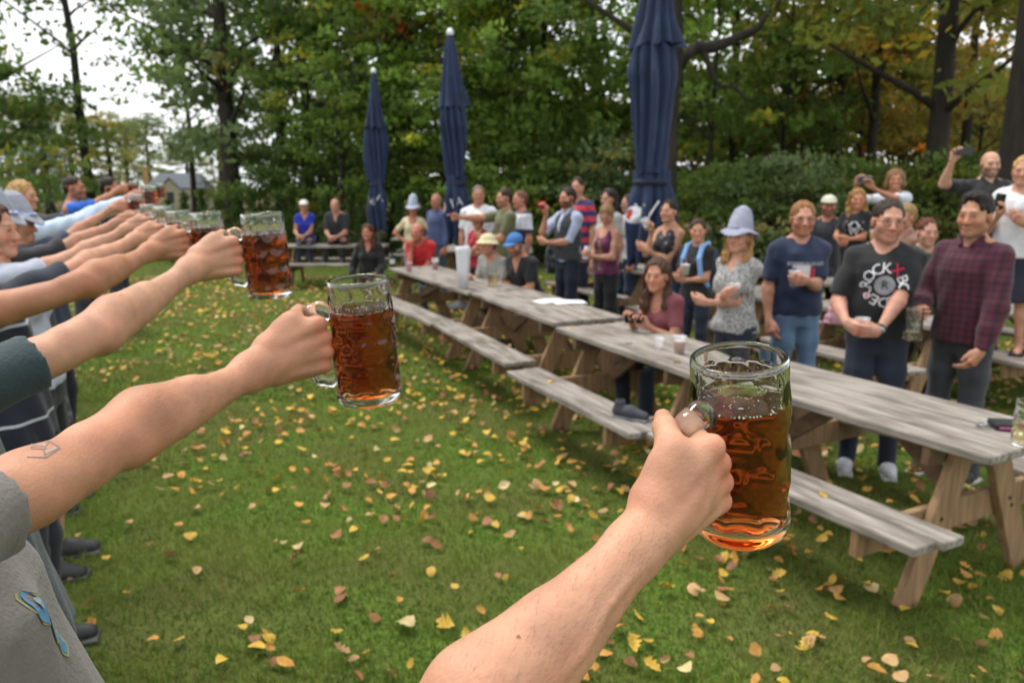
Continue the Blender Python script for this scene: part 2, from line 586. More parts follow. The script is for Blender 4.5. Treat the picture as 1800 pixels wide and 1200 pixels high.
def leafy(name, rough=.6, trans=.35, attr=True, objcol=False, var=0):
    """Leaf-like surface: diffuse plus light shining through."""
    m = bpy.data.materials.new(name); m.use_nodes = True
    nt = m.node_tree; nt.nodes.clear()
    o = nt.nodes.new('ShaderNodeOutputMaterial')
    d = nt.nodes.new('ShaderNodeBsdfPrincipled'); d.inputs['Roughness'].default_value = rough; d.inputs['Specular IOR Level'].default_value = .25
    t = nt.nodes.new('ShaderNodeBsdfTranslucent'); mx = nt.nodes.new('ShaderNodeMixShader'); mx.inputs[0].default_value = trans
    if attr:
        a = nt.nodes.new('ShaderNodeVertexColor'); a.layer_name = 'Col'; c = a.outputs[0]
        if objcol:
            oi = nt.nodes.new('ShaderNodeObjectInfo')
            mm = nt.nodes.new('ShaderNodeMixRGB'); mm.blend_type = 'MULTIPLY'; mm.inputs[0].default_value = 1
            nt.links.new(c, mm.inputs[1]); nt.links.new(oi.outputs['Color'], mm.inputs[2]); c = mm.outputs[0]
    else:
        oi = nt.nodes.new('ShaderNodeObjectInfo'); c = oi.outputs['Color']
    nt.links.new(c, d.inputs['Base Color']); nt.links.new(c, t.inputs['Color'])
    nt.links.new(d.outputs[0], mx.inputs[1]); nt.links.new(t.outputs[0], mx.inputs[2]); nt.links.new(mx.outputs[0], o.inputs[0])
    return m
GRASS = leafy('grass_blades', .7, .3)
parts_ = [grass(150000, 2.2, 8.0, .020, .052, .0022, 1), grass(60000, 6.5, 20, .03, .06, .006, 2)]
Vs, Fq, Ft, Cs, n0 = [], [], [], [], 0
for V, q, t, C in parts_:
    Vs.append(V); Fq.append(q + n0); Ft.append(t + n0); Cs.append(C); n0 += len(V)
go = link('grass', mesh_np('grass', np.concatenate(Vs), [np.concatenate(Fq), np.concatenate(Ft)], GRASS, False, np.concatenate(Cs)))
tag(go, kind='stuff')

# ---------------------------------------------------------------- trees
BARK = mat('bark', (.030, .024, .018), .95, .35, 9, .9, 22, stretch=(1, 1, .25))
CROWN = leafy('tree_leaves', .55, .52, True, True)
def crown_np(seed, H, W, base, nclump, nleaf, size, flat=.5, spread=.13, cone=0.0):
    """Leaves in clumps along limbs; returns vertices, quads, colours and the limb list."""
    r = np.random.RandomState(seed)
    z = base + (H - base) * r.uniform(0, 1, nclump) ** .9
    f = (z - base) / (H - base)
    prof = np.sqrt(np.clip(1 - (f * 2 - .85) ** 2 / 1.5, .05, 1)) if not cone else (1 - f) ** .8 + .06
    a = r.uniform(0, 6.28, nclump); rr = W * prof * r.uniform(.15, 1, nclump) ** .6
    cc = np.stack([rr * np.cos(a), rr * np.sin(a), z], 1)
    ids = r.randint(0, nclump, nleaf)
    sc = W * spread * r.uniform(.6, 1.5, nclump)[ids][:, None]
    p = cc[ids] + r.normal(size=(nleaf, 3)) * sc * np.array([1, 1, flat])
    nn = r.normal(size=(nleaf, 3)) * np.array([1, 1, .8]) + np.array([0, 0, .7]); nn /= np.linalg.norm(nn, axis=1)[:, None]
    e1 = np.cross(nn, r.normal(size=(nleaf, 3))); e1 /= np.linalg.norm(e1, axis=1)[:, None]
    e2 = np.cross(nn, e1)
    s = size * r.uniform(.6, 1.4, nleaf)[:, None]
    V = np.stack([p - e1 * s, p - e2 * s * .55, p + e1 * s, p + e2 * s * .55], 1).reshape(-1, 3)
    Q = np.arange(nleaf * 4).reshape(-1, 4)
    tint = r.uniform(.55, 1.5, nclump)[ids] * r.uniform(.8, 1.2, nleaf)
    C = np.ones((nleaf, 3)) * tint[:, None]
    warm = (r.uniform(0, 1, nclump) < .16)[ids] & (r.uniform(0, 1, nleaf) < .6)
    C[warm] *= np.array([2.0, 1.25, .8])
    return V, Q, np.repeat(C, 4, 0), cc
def trunk_mb(seed, H, r0, cc, lean=0.0, limbs=14):
    r = random.Random(seed); b = MB()
    px, py = r.uniform(-.3, .3), r.uniform(-.3, .3)
    spine = [(px * (k / 8) ** 1.3 * lean + r.uniform(-.04, .04) * k * .4, py * (k / 8) * lean + r.uniform(-.04, .04) * k * .4, H * .92 * k / 8) for k in range(9)]
    spine[0] = (0, 0, -.05)
    rs_ = [r0 * (1.25 if k == 0 else 1) * (1 - .09 * k) for k in range(9)]
    b.tube(spine, rs_, 10)
    order = list(range(len(cc))); r.shuffle(order)
    for i in order[:limbs]:
        c = np.asarray(cc[i]); zz = max(.8, c[2] - .45 * math.hypot(c[0], c[1]) - .3)
        k = min(7.9, zz / (H * .92) * 8); k0 = int(k); f = k - k0
        s0 = np.asarray(spine[k0]) * (1 - f) + np.asarray(spine[k0 + 1]) * f
        mid = (s0 + c) / 2 + A(r.uniform(-.2, .2), r.uniform(-.2, .2), r.uniform(-.1, .3))
        ra = r0 * (.42 - .25 * zz / H)
        b.tube([s0, s0 * .6 + mid * .4 + A(0, 0, .05), mid, c], [ra, ra * .85, ra * .6, ra * .22], 6)
    return b
TREE_KINDS = {   # seed, height, half width, crown base, clumps, leaves, leaf size
    'oak': (21, 13.0, 4.2, 2.2, 120, 7600, .145), 'maple': (22, 12.0, 3.8, 1.4, 130, 8200, .145),
    'tall': (23, 15.0, 3.2, 3.6, 90, 4800, .115), 'airy': (24, 13.0, 3.6, 4.2, 70, 2000, .115),
    'sapling': (25, 7.0, 2.0, 1.0, 70, 4200, .085), 'bush': (26, 2.8, 1.6, .15, 60, 4200, .070),
    'near': (31, 13.0, 4.2, 2.4, 150, 17000, .075), 'spruce': (27, 12.0, 3.0, .6, 150, 8000, .12), 'arbor': (28, 1.62, .25, .05, 60, 1500, .032)}
_tk = {}
def tree_kind(kind):
    if kind not in _tk:
        sd, H, W, base, nc, nl, sz = TREE_KINDS[kind]
        V, Q, C, cc = crown_np(sd, H, W, base, nc, nl, sz, spread=.105 if kind not in ('arbor', 'bush') else .15, flat=.42 if kind != 'arbor' else 1.3, cone=1.0 if kind in ('spruce', 'arbor') else 0)
        _tk[kind] = (mesh_np(kind + '_crown', V, Q, CROWN, False, C), {}, cc, H)
    return _tk[kind]
def tree(name, kind, x, y, label, group, col, r0=.16, sc=1.0, rz=0.0, cat='tree', lean=1.0, limbs=14, zs=1.0):
    me, tr, cc, H = tree_kind(kind)
    key = round(r0 / sc, 3)
    if key not in tr: tr[key] = trunk_mb(int(key * 1000) + 3, H, r0 / sc, cc, lean, limbs).mesh('trunk', BARK, True)
    o = empty(name, (x, y, 0), rz); o.scale = (sc, sc, sc * zs)
    tag(o, label, cat, group)
    c = link('crown', me, o); c.color = (col[0] * 2.7, col[1] * 2.5, col[2] * 2.1, 1)
    link('trunk', tr[key], o)
    return o
def ux(u, t):
    p = at(u, 330, t); return p[0], p[1]

G1, G2, G3, G4, G5 = (.070, .115, .026), (.048, .080, .022), (.10, .12, .026), (.12, .105, .024), (.060, .090, .044)
ORANGE = (.26, .11, .03)
WT = 'trees of the wood behind the tables'
FT = 'far trees beyond the lawn'
TREES = [  # name, kind, u, t, colour, trunk radius, scale, spin, label, group
    ('oak_tree', 'near', 1790, 12.2, G2, .40, 1.05, .3, 'oak with the thickest dark trunk, at the right edge behind the boy on the bench', WT),
    ('oak_tree', 'tall', 1640, 16.0, G3, .24, 1.0, 1.2, 'tree with a bare dark trunk between the woman and the bald man raising phones', WT),
    ('oak_tree', 'tall', 1527, 19.0, G4, .13, 1.0, 2.2, 'slim dark trunked tree directly above the woman raising a phone', WT),
    ('oak_tree', 'tall', 1465, 20.5, G3, .15, .95, 3.3, 'slim tree with yellow leaves above the girl and the man in a cap', WT),
    ('oak_tree', 'airy', 1690, 22.0, G4, .16, 1.0, 4.1, 'yellow green tree in the gap left of the thick oak', WT),
    ('maple_tree', 'maple', 1290, 23.0, G1, .17, .92, 1.9, 'green tree above the tall felt hat', WT),
    ('oak_tree', 'oak', 1040, 25.0, G1, .20, .9, 2.6, 'green tree between the middle and the nearest umbrella', WT),
    ('maple_tree', 'maple', 960, 22.5, G1, .17, .95, 3.7, 'leafy tree just right of the middle umbrella', WT),
    ('maple_tree', 'maple', 850, 24.5, (.080, .135, .026), .17, 1.05, 4.6, 'bright green tree behind the middle umbrella', WT),
    ('maple_tree', 'maple', 725, 23.5, (.080, .140, .028), .16, 1.0, 5.5, 'bright green tree between the farthest and the middle umbrella', WT),
    ('oak_tree', 'oak', 640, 27.5, G1, .2, 1.1, .4, 'broad tree behind the farthest umbrella', WT),
    ('oak_tree', 'oak', 545, 23.5, G5, .17, 1.0, 1.4, 'grey green tree above the seated pair', WT),
    ('oak_tree', 'oak', 500, 28.0, G5, .2, 1.0, 2.4, 'grey green tree left of the seated pair', WT),
    ('oak_tree', 'tall', 410, 22.5, G2, .26, .95, 3.4, 'tree with a thick dark trunk right of the far house', WT),
    ('thin_tree', 'airy', 340, 31.0, G5, .13, .72, .9, 'thin tree standing in front of the far house', WT),
    ('thin_tree', 'airy', 160, 26.0, G2, .17, 1.05, 2.0, 'tall sparse tree alone against the white sky', WT),
    ('thin_tree', 'airy', -40, 24.0, G2, .16, 1.1, 4.0, 'sparse tree cut by the top corner of the open sky', WT),
    ('sapling_tree', 'sapling', 905, 20.0, G1, .07, 1.1, .2, 'low young tree right behind the man pointing', WT),
    ('sapling_tree', 'sapling', 780, 20.5, (.085, .14, .028), .07, 1.0, 1.3, 'low young tree behind the woman in cream', WT),
    ('sapling_tree', 'sapling', 1240, 18.0, G1, .07, 1.1, 2.2, 'low young tree above the woman with the hair bun', WT),
    ('sapling_tree', 'sapling', 1370, 19.0, G2, .07, 1.0, 3.1, 'low dark young tree behind the felt hat woman', WT),
    ('sapling_tree', 'sapling', 1510, 22.0, G4, .07, 1.0, 4.4, 'low yellow young tree behind the girl in black', WT),
    ('oak_tree', 'airy', 1400, 25.0, G3, .16, 1.05, .8, 'sparse yellow green tree above the ginger man', WT),
    ('oak_tree', 'airy', 1580, 27.0, G3, .14, 1.1, 2.8, 'sparse tree deep in the wood between the two slim trunks', WT),
    ('oak_tree', 'airy', 1860, 17.0, G4, .16, 1.0, 1.6, 'sparse tree beyond the right edge whose leaves lean in', WT),
    ('sapling_tree', 'sapling', 1420, 24, G4, .07, 1.1, .4, 'low yellow tree far behind the ginger man', WT),
    ('sapling_tree', 'sapling', 1600, 25, (.15, .12, .03), .07, 1.0, 1.4, 'low yellow brown tree under the bare dark trunk', WT),
    ('sapling_tree', 'sapling', 1720, 23, G4, .07, 1.05, 2.4, 'low yellow tree behind the bald man', WT),
    ('sapling_tree', 'sapling', 600, 20.5, G1, .07, .9, 5.0, 'low young tree behind the man in the dark shirt', WT),
    ('oak_tree', 'oak', 900, 36.0, G2, .2, 1.2, 2.9, 'far dark tree deep behind the middle umbrella', WT),
    ('oak_tree', 'oak', 580, 40.0, G2, .2, 1.1, .6, 'far dark tree deep behind the seated pair', WT),
    ('dark_tree', 'bush', -20, 24.0, G2, .10, 1.9, .6, 'dark rounded tree at the left edge over the row of heads', FT),
    ('round_tree', 'maple', 195, 62.0, (.085, .10, .028), .3, .62, .7, 'olive rounded tree behind the two farthest men of the row', FT),
    ('round_tree', 'maple', 130, 66.0, (.075, .095, .030), .3, .70, 1.7, 'paler rounded tree left of the olive one', FT),
    ('spruce_tree', 'spruce', 85, 52.0, (.042, .066, .050), .3, .60, 0, 'blue green spruce above the blond head', FT),
    ('round_tree', 'oak', 265, 85.0, (.060, .085, .036), .3, .74, 2.7, 'rounded tree standing behind the house roof', FT),
    ('round_tree', 'oak', 330, 92.0, (.055, .080, .040), .3, .66, 3.2, 'wide tree behind the thin tree by the house', FT),
    ('round_tree', 'oak', 20, 75.0, (.055, .080, .036), .3, .85, 4.2, 'rounded tree low at the left behind the trumpet', FT),
    ('round_tree', 'maple', 390, 70.0, (.065, .090, .030), .3, .6, 5.2, 'tree right of the house, behind the thick trunk', FT),
    ('round_tree', 'maple', 60, 60.0, (.06, .09, .035), .3, .66, 2.2, 'rounded tree between the spruce and the left edge', FT),
    ('round_tree', 'oak', 225, 72.0, (.07, .095, .034), .3, .62, 4.9, 'low rounded tree between the olive tree and the house', FT),
    ('round_tree', 'oak', -60, 58.0, (.05, .075, .03), .3, .7, 1.2, 'tree beyond the left edge at the far side of the lawn', FT),
]
for nm, kind, u, t, col, r0, sc, rz, lab, grp in TREES:
    x, y = ux(u, t)
    o = tree(nm, kind, x, y, lab, grp, col, r0, sc, rz)
    if kind == 'near': o.children[0].location.z = 2.3

# the old tree behind the nearest umbrella and its crooked limb
def old_tree():
    x, y = ux(1168, 14.5)
    o = empty('old_oak_tree', (x, y, 0))
    tag(o, 'old tree half hidden by the nearest umbrella, with a crooked black limb', 'tree', WT)
    b = MB()
    b.tube([(0, 0, -.05), (.02, 0, 1.5), (.05, .1, 3), (.12, .1, 4.3), (.05, .2, 6), (-.3, .3, 9)], [.26, .20, .17, .15, .12, .07], 12)
    w = lambda u, v: tuple(at(u, v, 14.4) - A(x, y, 0))
    limb = [w(1190, 150), w(1202, 100), w(1225, 84), w(1252, 84), w(1285, 72), w(1330, 52), w(1345, 30), w(1390, -20)]
    b.tube(limb, [.13, .125, .115, .105, .09, .07, .055, .03], 10)
    b.tube([w(1235, 88), w(1248, 118), w(1258, 142), w(1268, 152), w(1288, 152), w(1305, 165), w(1312, 180)], [.065, .058, .052, .048, .042, .034, .02], 8)
    b.tube([w(1196, 120), w(1120, 60), w(1060, 20), w(1000, -20)], [.09, .07, .05, .03], 8)
    b.build('trunk', BARK, o, True)
    me = tree_kind('near')[0]
    c = link('crown', me, o); c.color = (.11, .18, .05, 1); c.location = (-.2, 1.5, 3.6); c.scale = (.9, .9, .75)
old_tree()
def orange_maple():
    x, y = ux(690, 21.5)
    o = empty('maple_tree', (x, y, 0)); tag(o, 'slim maple with a turning orange top above the farthest umbrella', 'tree', WT)
    b = MB(); b.tube([(0, 0, -.05), (.05, 0, 2.5), (-.05, .05, 5), (.05, 0, 7.5)], [.10, .085, .06, .03], 10)
    for k, a in enumerate((.4, 2.0, 3.7, 5.2)): b.tube([(0, 0, 5.2 + k * .4), (.45 * math.cos(a), .45 * math.sin(a), 5.9 + k * .4), (.8 * math.cos(a), .8 * math.sin(a), 6.3 + k * .45)], [.04, .03, .012], 6)
    b.build('trunk', BARK, o, True)
    c = link('crown', tree_kind('sapling')[0], o); c.color = (.62, .24, .06, 1); c.scale = (.48, .48, .42); c.location = (0, 0, 5.2)
orange_maple()
# shrubs under the trees
SHR = 'undergrowth shrubs along the edge of the wood'
SHRUBS = [(880, 19.5, G1, 1.0), (955, 19, G2, 1.0), (1030, 20, G2, 1.1), (1100, 18, G5, 1.0), (1230, 16.5, G2, 1.0), (1300, 15.5, G2, 1.1), (1370, 15, G5, 1.15), (1450, 15.5, G2, 1.15),
          (1530, 16.5, G1, 1.1), (1600, 16, (.085, .085, .022), 1.0), (1680, 15, G2, 1.15), (1760, 15.5, (.085, .085, .022), 1.1), (700, 21.5, G2, 1.0), (620, 22, G2, 1.0), (530, 22, G2, 1.0), (460, 22.5, G2, 1.0), (810, 20.5, G2, .9)]
WHERE = ['behind the pointing man', 'left of the vest man', 'behind the man in red and blue', 'left of the nearest umbrella foot', 'above the backpack woman', 'right of the hair bun',
         'behind the tall felt hat', 'left of the ginger man', 'behind the girl in black', 'under the raised phone', 'between the two raised phones', 'behind the boy on the bench',
         'right of the farthest umbrella', 'left of the farthest umbrella', 'behind the seated pair', 'left of the seated pair', 'behind the old man in a blue jacket']
for i, ((u, t, col, sc), wh) in enumerate(zip(SHRUBS, WHERE)):
    if u > 1180: sc *= .72
    x, y = ux(u, t)
    tree('shrub', 'bush', x, y, ('dark' if col == G2 else 'yellowish' if col[0] > .08 else 'green') + ' shrub under the trees ' + wh, SHR, col, .05, sc, i * .9, 'shrub', limbs=8)
# thickets deeper in the wood
TH = [(1120, 30, 'behind the nearest umbrella'), (1225, 28, 'above the felt hat'), (1310, 31, 'under the crooked limb'), (1390, 28, 'above the ginger man'), (1470, 32, 'above the girl in black'),
      (1550, 29, 'left of the raised grey phone'), (1625, 33, 'behind the bare dark trunk'), (1700, 29, 'above the raised black phone'), (1775, 32, 'beside the thickest trunk'), (1010, 30, 'right of the middle umbrella'), (900, 29, 'behind the pointing man')]
for i, (u, t, wh) in enumerate(TH):
    x, y = ux(u, t)
    tree('thicket', 'bush', x, y, 'dim thicket deep in the wood, ' + wh, 'thickets deep in the wood', (.040, .062, .020) if i % 3 else (.065, .062, .020), .06, 1.75 + .25 * (i % 3), i * 1.3, 'thicket', limbs=8)
# clipped little conifers in a row
CON = 'small conifers planted in a row'
cu = [292, 322, 352, 380, 412, 441, 466, 488, 512, 566, 575, 618, 632, 702, 745]
cw = ['under the house gable', 'right of the house gable', 'at the thin trunk', 'behind the third mug', 'behind the rim of the big left mug', 'right of the big left mug rim', 'above the dark beer of the third mug',
      'just right of the third mug', 'left of the woman in blue', 'right of the woman in blue', 'left of the man in dark shirt', 'right of the man in dark shirt', 'left of the farthest umbrella pole', 'left of the woman in cream', 'right of the woman in cream']
for i, (u, wh) in enumerate(zip(cu, cw)):
    x, y = ux(u, 19.0 + .25 * (i % 3))
    tree('conifer_bush', 'arbor', x, y, 'small dark pointed conifer ' + wh, CON, (.028, .058, .016), .03, 1 + .07 * ((i * 7) % 3 - 1), i, 'conifer', limbs=0)

# ---------------------------------------------------------------- far house, post
def house():
    x, y = ux(318, 70.0)
    o = empty('house', (x, y, 0), rad(8)); o.scale = (.66, .66, .92)
    tag(o, 'far low house with grey roof and pale gable behind the small conifers', 'house')
    wall, roof = mat_plain('#a8a488', .8), mat('roof_shingles', lin('#5f656c'), .9, .15, 4, .5, 18)
    b = MB(); b.box((0, 0, 1.0), (7.0, 6.0, 2.0)); b.build('wall', wall, o)
    g = MB(); g.add([(-2.1, -3.5, 0), (1.1, -3.5, 0), (1.1, -3.5, 1.6), (-.5, -3.5, 2.75), (-2.1, -3.5, 1.6), (-2.1, -2.9, 0), (1.1, -2.9, 0), (1.1, -2.9, 1.6), (-.5, -2.9, 2.75), (-2.1, -2.9, 1.6)],
                    [(0, 1, 2, 3, 4), (0, 5, 6, 1), (1, 6, 7, 2), (4, 9, 5, 0)]); g.build('gable', wall, o)
    r = MB(); r.add([(-3.8, -3.25, 1.95), (3.8, -3.25, 1.95), (2.6, 0, 3.35), (-2.6, 0, 3.35), (-3.8, 3.25, 1.95), (3.8, 3.25, 1.95)], [(0, 1, 2, 3), (3, 2, 5, 4), (1, 5, 2), (0, 3, 4)])
    r.add([(-2.4, -3.7, 1.50), (-.5, -3.7, 2.90), (1.4, -3.7, 1.50), (-2.4, -2.0, 1.5), (-.5, -1.2, 2.90), (1.4, -2.0, 1.5)], [(0, 1, 4, 3), (1, 2, 5, 4)])
    r.build('roof', roof, o)
    w = MB(); w.box((-.5, -3.52, 1.05), (.9, .06, 1.0)); w.build('window', mat_plain('#39424a', .2), o)
    c = MB(); c.box((1.6, .8, 3.3), (.5, .5, .9)); c.build('chimney', mat_plain('#7a4c3c', .9), o)
def mat_plain(h, rough=.6):
    return mat('paint_' + h.strip('#'), lin(h), rough, .08, 6)

house()
x, y = ux(258, 45)
b = MB(); b.box((0, 0, 1.45), (.22, .22, 2.9), bev=.01); b.box((0, 0, 2.95), (.30, .30, .1), bev=.01)
tag(b.build('wooden_post', mat_plain('#b08a5c', .8), loc=(x, y, 0)), 'slim pale wooden post standing left of the far house', 'post')
# ---------------------------------------------------------------- picnic tables
WOOD = mat('weathered_wood', (.37, .335, .295), .85, 0, 6, .5, 40, col2=(.165, .14, .115), stretch=(.5, 9, 9))
POST = mat('treated_timber', (.36, .22, .11), .8, 0, 7, .4, 40, col2=(.21, .125, .065), stretch=(5, 5, .5))
BEAM = mat('brown_timber', (.16, .095, .055), .85, .3, 8, .4, 40, stretch=(2, 2, 2))
GTAB = 'weathered picnic tables'
_tabs = {}
_bb = MB(); _bb.tube([(-.002, 0, 0), (.006, 0, 0)], .010, 8)
BOLT = _bb.mesh('bolt', mat('bolt_steel', lin('#4a4642'), .5, metal=.8))
_nt = WOOD.node_tree
_b = _nt.nodes['Principled BSDF']; _src = _b.inputs['Base Color'].links[0].from_socket
_tc = _nt.nodes.new('ShaderNodeTexCoord'); _oi = _nt.nodes.new('ShaderNodeObjectInfo')
_mp = _nt.nodes.new('ShaderNodeMapping'); _mp.inputs['Scale'].default_value = (1.4, 5, 5)
_ad = _nt.nodes.new('ShaderNodeVectorMath'); _ad.operation = 'ADD'
_sc = _nt.nodes.new('ShaderNodeVectorMath'); _sc.operation = 'SCALE'; _sc.inputs['Scale'].default_value = 37.0
_nt.links.new(_oi.outputs['Random'], _sc.inputs[0]); _nt.links.new(_tc.outputs['Object'], _mp.inputs[0])
_nt.links.new(_mp.outputs[0], _ad.inputs[0]); _nt.links.new(_sc.outputs[0], _ad.inputs[1])
_n = _nt.nodes.new('ShaderNodeTexNoise'); _n.inputs['Scale'].default_value = 2.2; _n.inputs['Detail'].default_value = 7
_nt.links.new(_ad.outputs[0], _n.inputs['Vector'])
_r = _nt.nodes.new('ShaderNodeValToRGB')
_r.color_ramp.elements[0].position = .34; _r.color_ramp.elements[0].color = (.52, .49, .47, 1)
_r.color_ramp.elements[1].position = .58; _r.color_ramp.elements[1].color = (1.05, 1.05, 1.05, 1)
_m = _nt.nodes.new('ShaderNodeMixRGB'); _m.blend_type = 'MULTIPLY'; _m.inputs[0].default_value = 1
_nt.links.new(_n.outputs['Fac'], _r.inputs[0]); _nt.links.new(_src, _m.inputs[1]); _nt.links.new(_r.outputs[0], _m.inputs[2])
_nt.links.new(_m.outputs[0], _b.inputs['Base Color'])
def plank_mesh(L, W, T, seed):
    k = (round(L, 2), W, T, seed)
    if k not in _tabs:
        r = random.Random(seed)
        b = MB(); b.box((0, 0, 0), (L, W, T), bev=.005)
        V = np.concatenate(b.V)
        n = 7                                      # a slightly uneven sawn end and a gentle cup
        V[:, 0] += np.where(V[:, 0] > 0, r.uniform(-.012, .006), r.uniform(-.006, .012))
        V[:, 2] += .002 * np.sin(V[:, 0] * r.uniform(.5, 1.4))
        _tabs[k] = mesh_np('plank', V, [np.array(b.F4), np.array(b.F3)], WOOD, False)
    return _tabs[k]
def beam(p, q, w, t, side, m, name, root):
    """Sawn beam from p to q: w wide across `side` x axis, t thick along `side`."""
    p, q = np.asarray(p, float), np.asarray(q, float)
    ax = nrm(q - p); s = nrm(np.asarray(side, float) - ax * (np.asarray(side) @ ax)); u = np.cross(ax, s)
    b = MB(); b.box((0, 0, 0), (np.linalg.norm(q - p), t, w), np.array([ax, s, u]), bev=.004)
    return b.build(name, m, root, loc=(p + q) / 2)
def picnic_table(corner, d, L, label, W=.68, h=.75, side=1, bolts=False):
    """corner: the near front corner of the top; d: direction along the table; the width runs to the right of it (side=1)."""
    d = nrm(A(d[0], d[1], 0)); n = A(d[1], -d[0], 0) * side
    c = A(corner[0], corner[1], 0) + d * L / 2 + n * W / 2
    root = empty('picnic_table', c, math.atan2(d[1], d[0]))
    tag(root, label, 'picnic table', GTAB)
    bw = W / 5
    rw = random.Random(len(label) * 13 + int(L * 100))
    for k in range(5):
        q_ = link('tabletop_plank', plank_mesh(L, bw - .008, .038, k), root, (rw.uniform(-.012, .012), -W / 2 + bw * (k + .5), h - .019 + rw.uniform(-.002, .002)))
        q_.rotation_euler = (rw.uniform(-.018, .018), rw.uniform(-.002, .002), rw.uniform(-.002, .002))
    for s in (-1, 1):
        for k in range(2):
            q_ = link('bench_plank', plank_mesh(L, .134, .038, 5 + k + (s > 0) * 2), root, (rw.uniform(-.012, .012), s * (W / 2 + .20 + .142 * k), .45 - .019 + rw.uniform(-.002, .002)))
            q_.rotation_euler = (rw.uniform(-.02, .02), rw.uniform(-.002, .002), rw.uniform(-.002, .002))
    for e in (-1, 1):
        x = e * (L / 2 - .24)
        for s in (-1, 1):
            lg = beam((x, s * .10, h - .042), (x, s * .43, .0), .135, .040, (1, 0, 0), POST, 'leg', root)
            if bolts:
                for (yy, zz) in ((.135, h - .10), (.155, h - .075), (.255, .385), (.278, .345)):
                    link('bolt', BOLT, root, (x + e * .021, s * yy, zz))
        beam((x - e * .042, -W / 2 + .02, h - .085), (x - e * .042, W / 2 - .02, h - .085), .09, .038, (1, 0, 0), BEAM, 'cross_beam', root)
        beam((x - e * .042, -W / 2 - .40, .36), (x - e * .042, W / 2 + .40, .36), .135, .038, (1, 0, 0), POST, 'bench_beam', root)
        beam((x - e * .07, .0, .40), (e * .12, .0, h - .05), .085, .038, (0, 1, 0), BEAM, 'brace', root)
    return root
picnic_table((1.90, 2.97), (-.475, .880), 1.66, 'nearest grey picnic table, running out of the right edge', W=.68, bolts=True)
picnic_table((1.03, 4.38), (-.415, .910), 1.70, 'second picnic table, behind the largest mug, where the girl with the phone sits', W=.68, bolts=True)
picnic_table((.32, 6.16), (-.375, .927), 1.98, 'third picnic table, with the white paper lying on top', W=.68)
picnic_table((-.46, 8.02), (-.435, .900), 2.75, 'fourth picnic table, with cups at its far end by the man in red', W=.68)
picnic_table((-4.30, 14.45), (1, 0), 1.95, 'picnic table in the back on which the pair in blue and black sits', side=-1)
picnic_table((-2.55, 16.6), (1, 0), 1.9, 'picnic table farthest back, behind the woman in cream', side=-1)
picnic_table((-1.25, 13.3), (-.2, .98), 1.6, 'picnic table behind the legs of the old man in a blue jacket')
picnic_table((1.62, 9.9), (-.42, .907), 1.9, 'picnic table behind the woman in the purple top and the nearest umbrella')
picnic_table((2.42, 7.55), (-.42, .907), 1.8, 'picnic table behind the backpack woman and the striped woman')
picnic_table((3.30, 5.85), (-.42, .907), 1.55, 'picnic table with the pink bag, behind the man in black')
picnic_table((4.42, 6.05), (-.42, .907), 1.7, 'picnic table on whose bench the boy in white stands')
picnic_table((3.75, 8.2), (-.42, .907), 1.8, 'picnic table under the girl in black and the woman raising a phone')

# ---------------------------------------------------------------- closed umbrellas
NAVY = mat('navy_canvas', lin('#1a2b4b'), .8, .22, 4, .3, 60, sheen=.06)
NAVY_IN = mat('navy_canvas_inside', lin('#1a2138'), .8, .1, 6)
WHITE = mat('white_print', lin('#e4e6ea'), .6)
REDP = mat('red_print', lin('#c8423c'), .6)
STEEL = mat('pole_metal', lin('#8a8d90'), .4, metal=.7)
def canvas(prof, seed, nf=9, n=72, depth=.5, hem=0.0):
    """Gathered cloth: prof rows (z, radius); pleats deepen where the cloth is slack."""
    r = np.random.RandomState(seed)
    a = np.linspace(0, 2 * math.pi, n, endpoint=False)
    ph = r.uniform(0, 6.28, 4)
    pr = np.array(prof); zz = np.linspace(pr[0, 0], pr[-1, 0], 44)
    R = np.interp(-zz, -pr[:, 0], pr[:, 1]); D = np.interp(-zz, -pr[:, 0], pr[:, 2])
    V = []
    for i, z in enumerate(zz):
        tw = .25 * math.sin(z * 2.1 + ph[0])
        fold = .5 + .5 * np.cos(nf * (a + tw) + 2.2 * np.sin(a + ph[1]) + 1.3 * np.sin(2 * a + ph[2] + z * .5))
        fold = fold ** .7
        irr = 1 + .15 * np.sin(2 * a + ph[2] + z * .8) + .10 * np.sin(3 * a + ph[3] - z * 1.7) + .05 * np.sin(z * 9 + 2 * np.sin(a * 2)) * np.sin(a * 3 + z * 4)
        rr = R[i] * irr * (1 - D[i] * (1 - fold))
        zo = hem * np.sin(nf * a + ph[1]) * (i / 43.0) ** 4
        V.append(np.stack([rr * np.cos(a), rr * np.sin(a), z + zo], 1))
    V = np.concatenate(V)
    Q = [(i * n + k, i * n + (k + 1) % n, (i + 1) * n + (k + 1) % n, (i + 1) * n + k) for i in range(43) for k in range(n)]
    return V, np.array(Q)
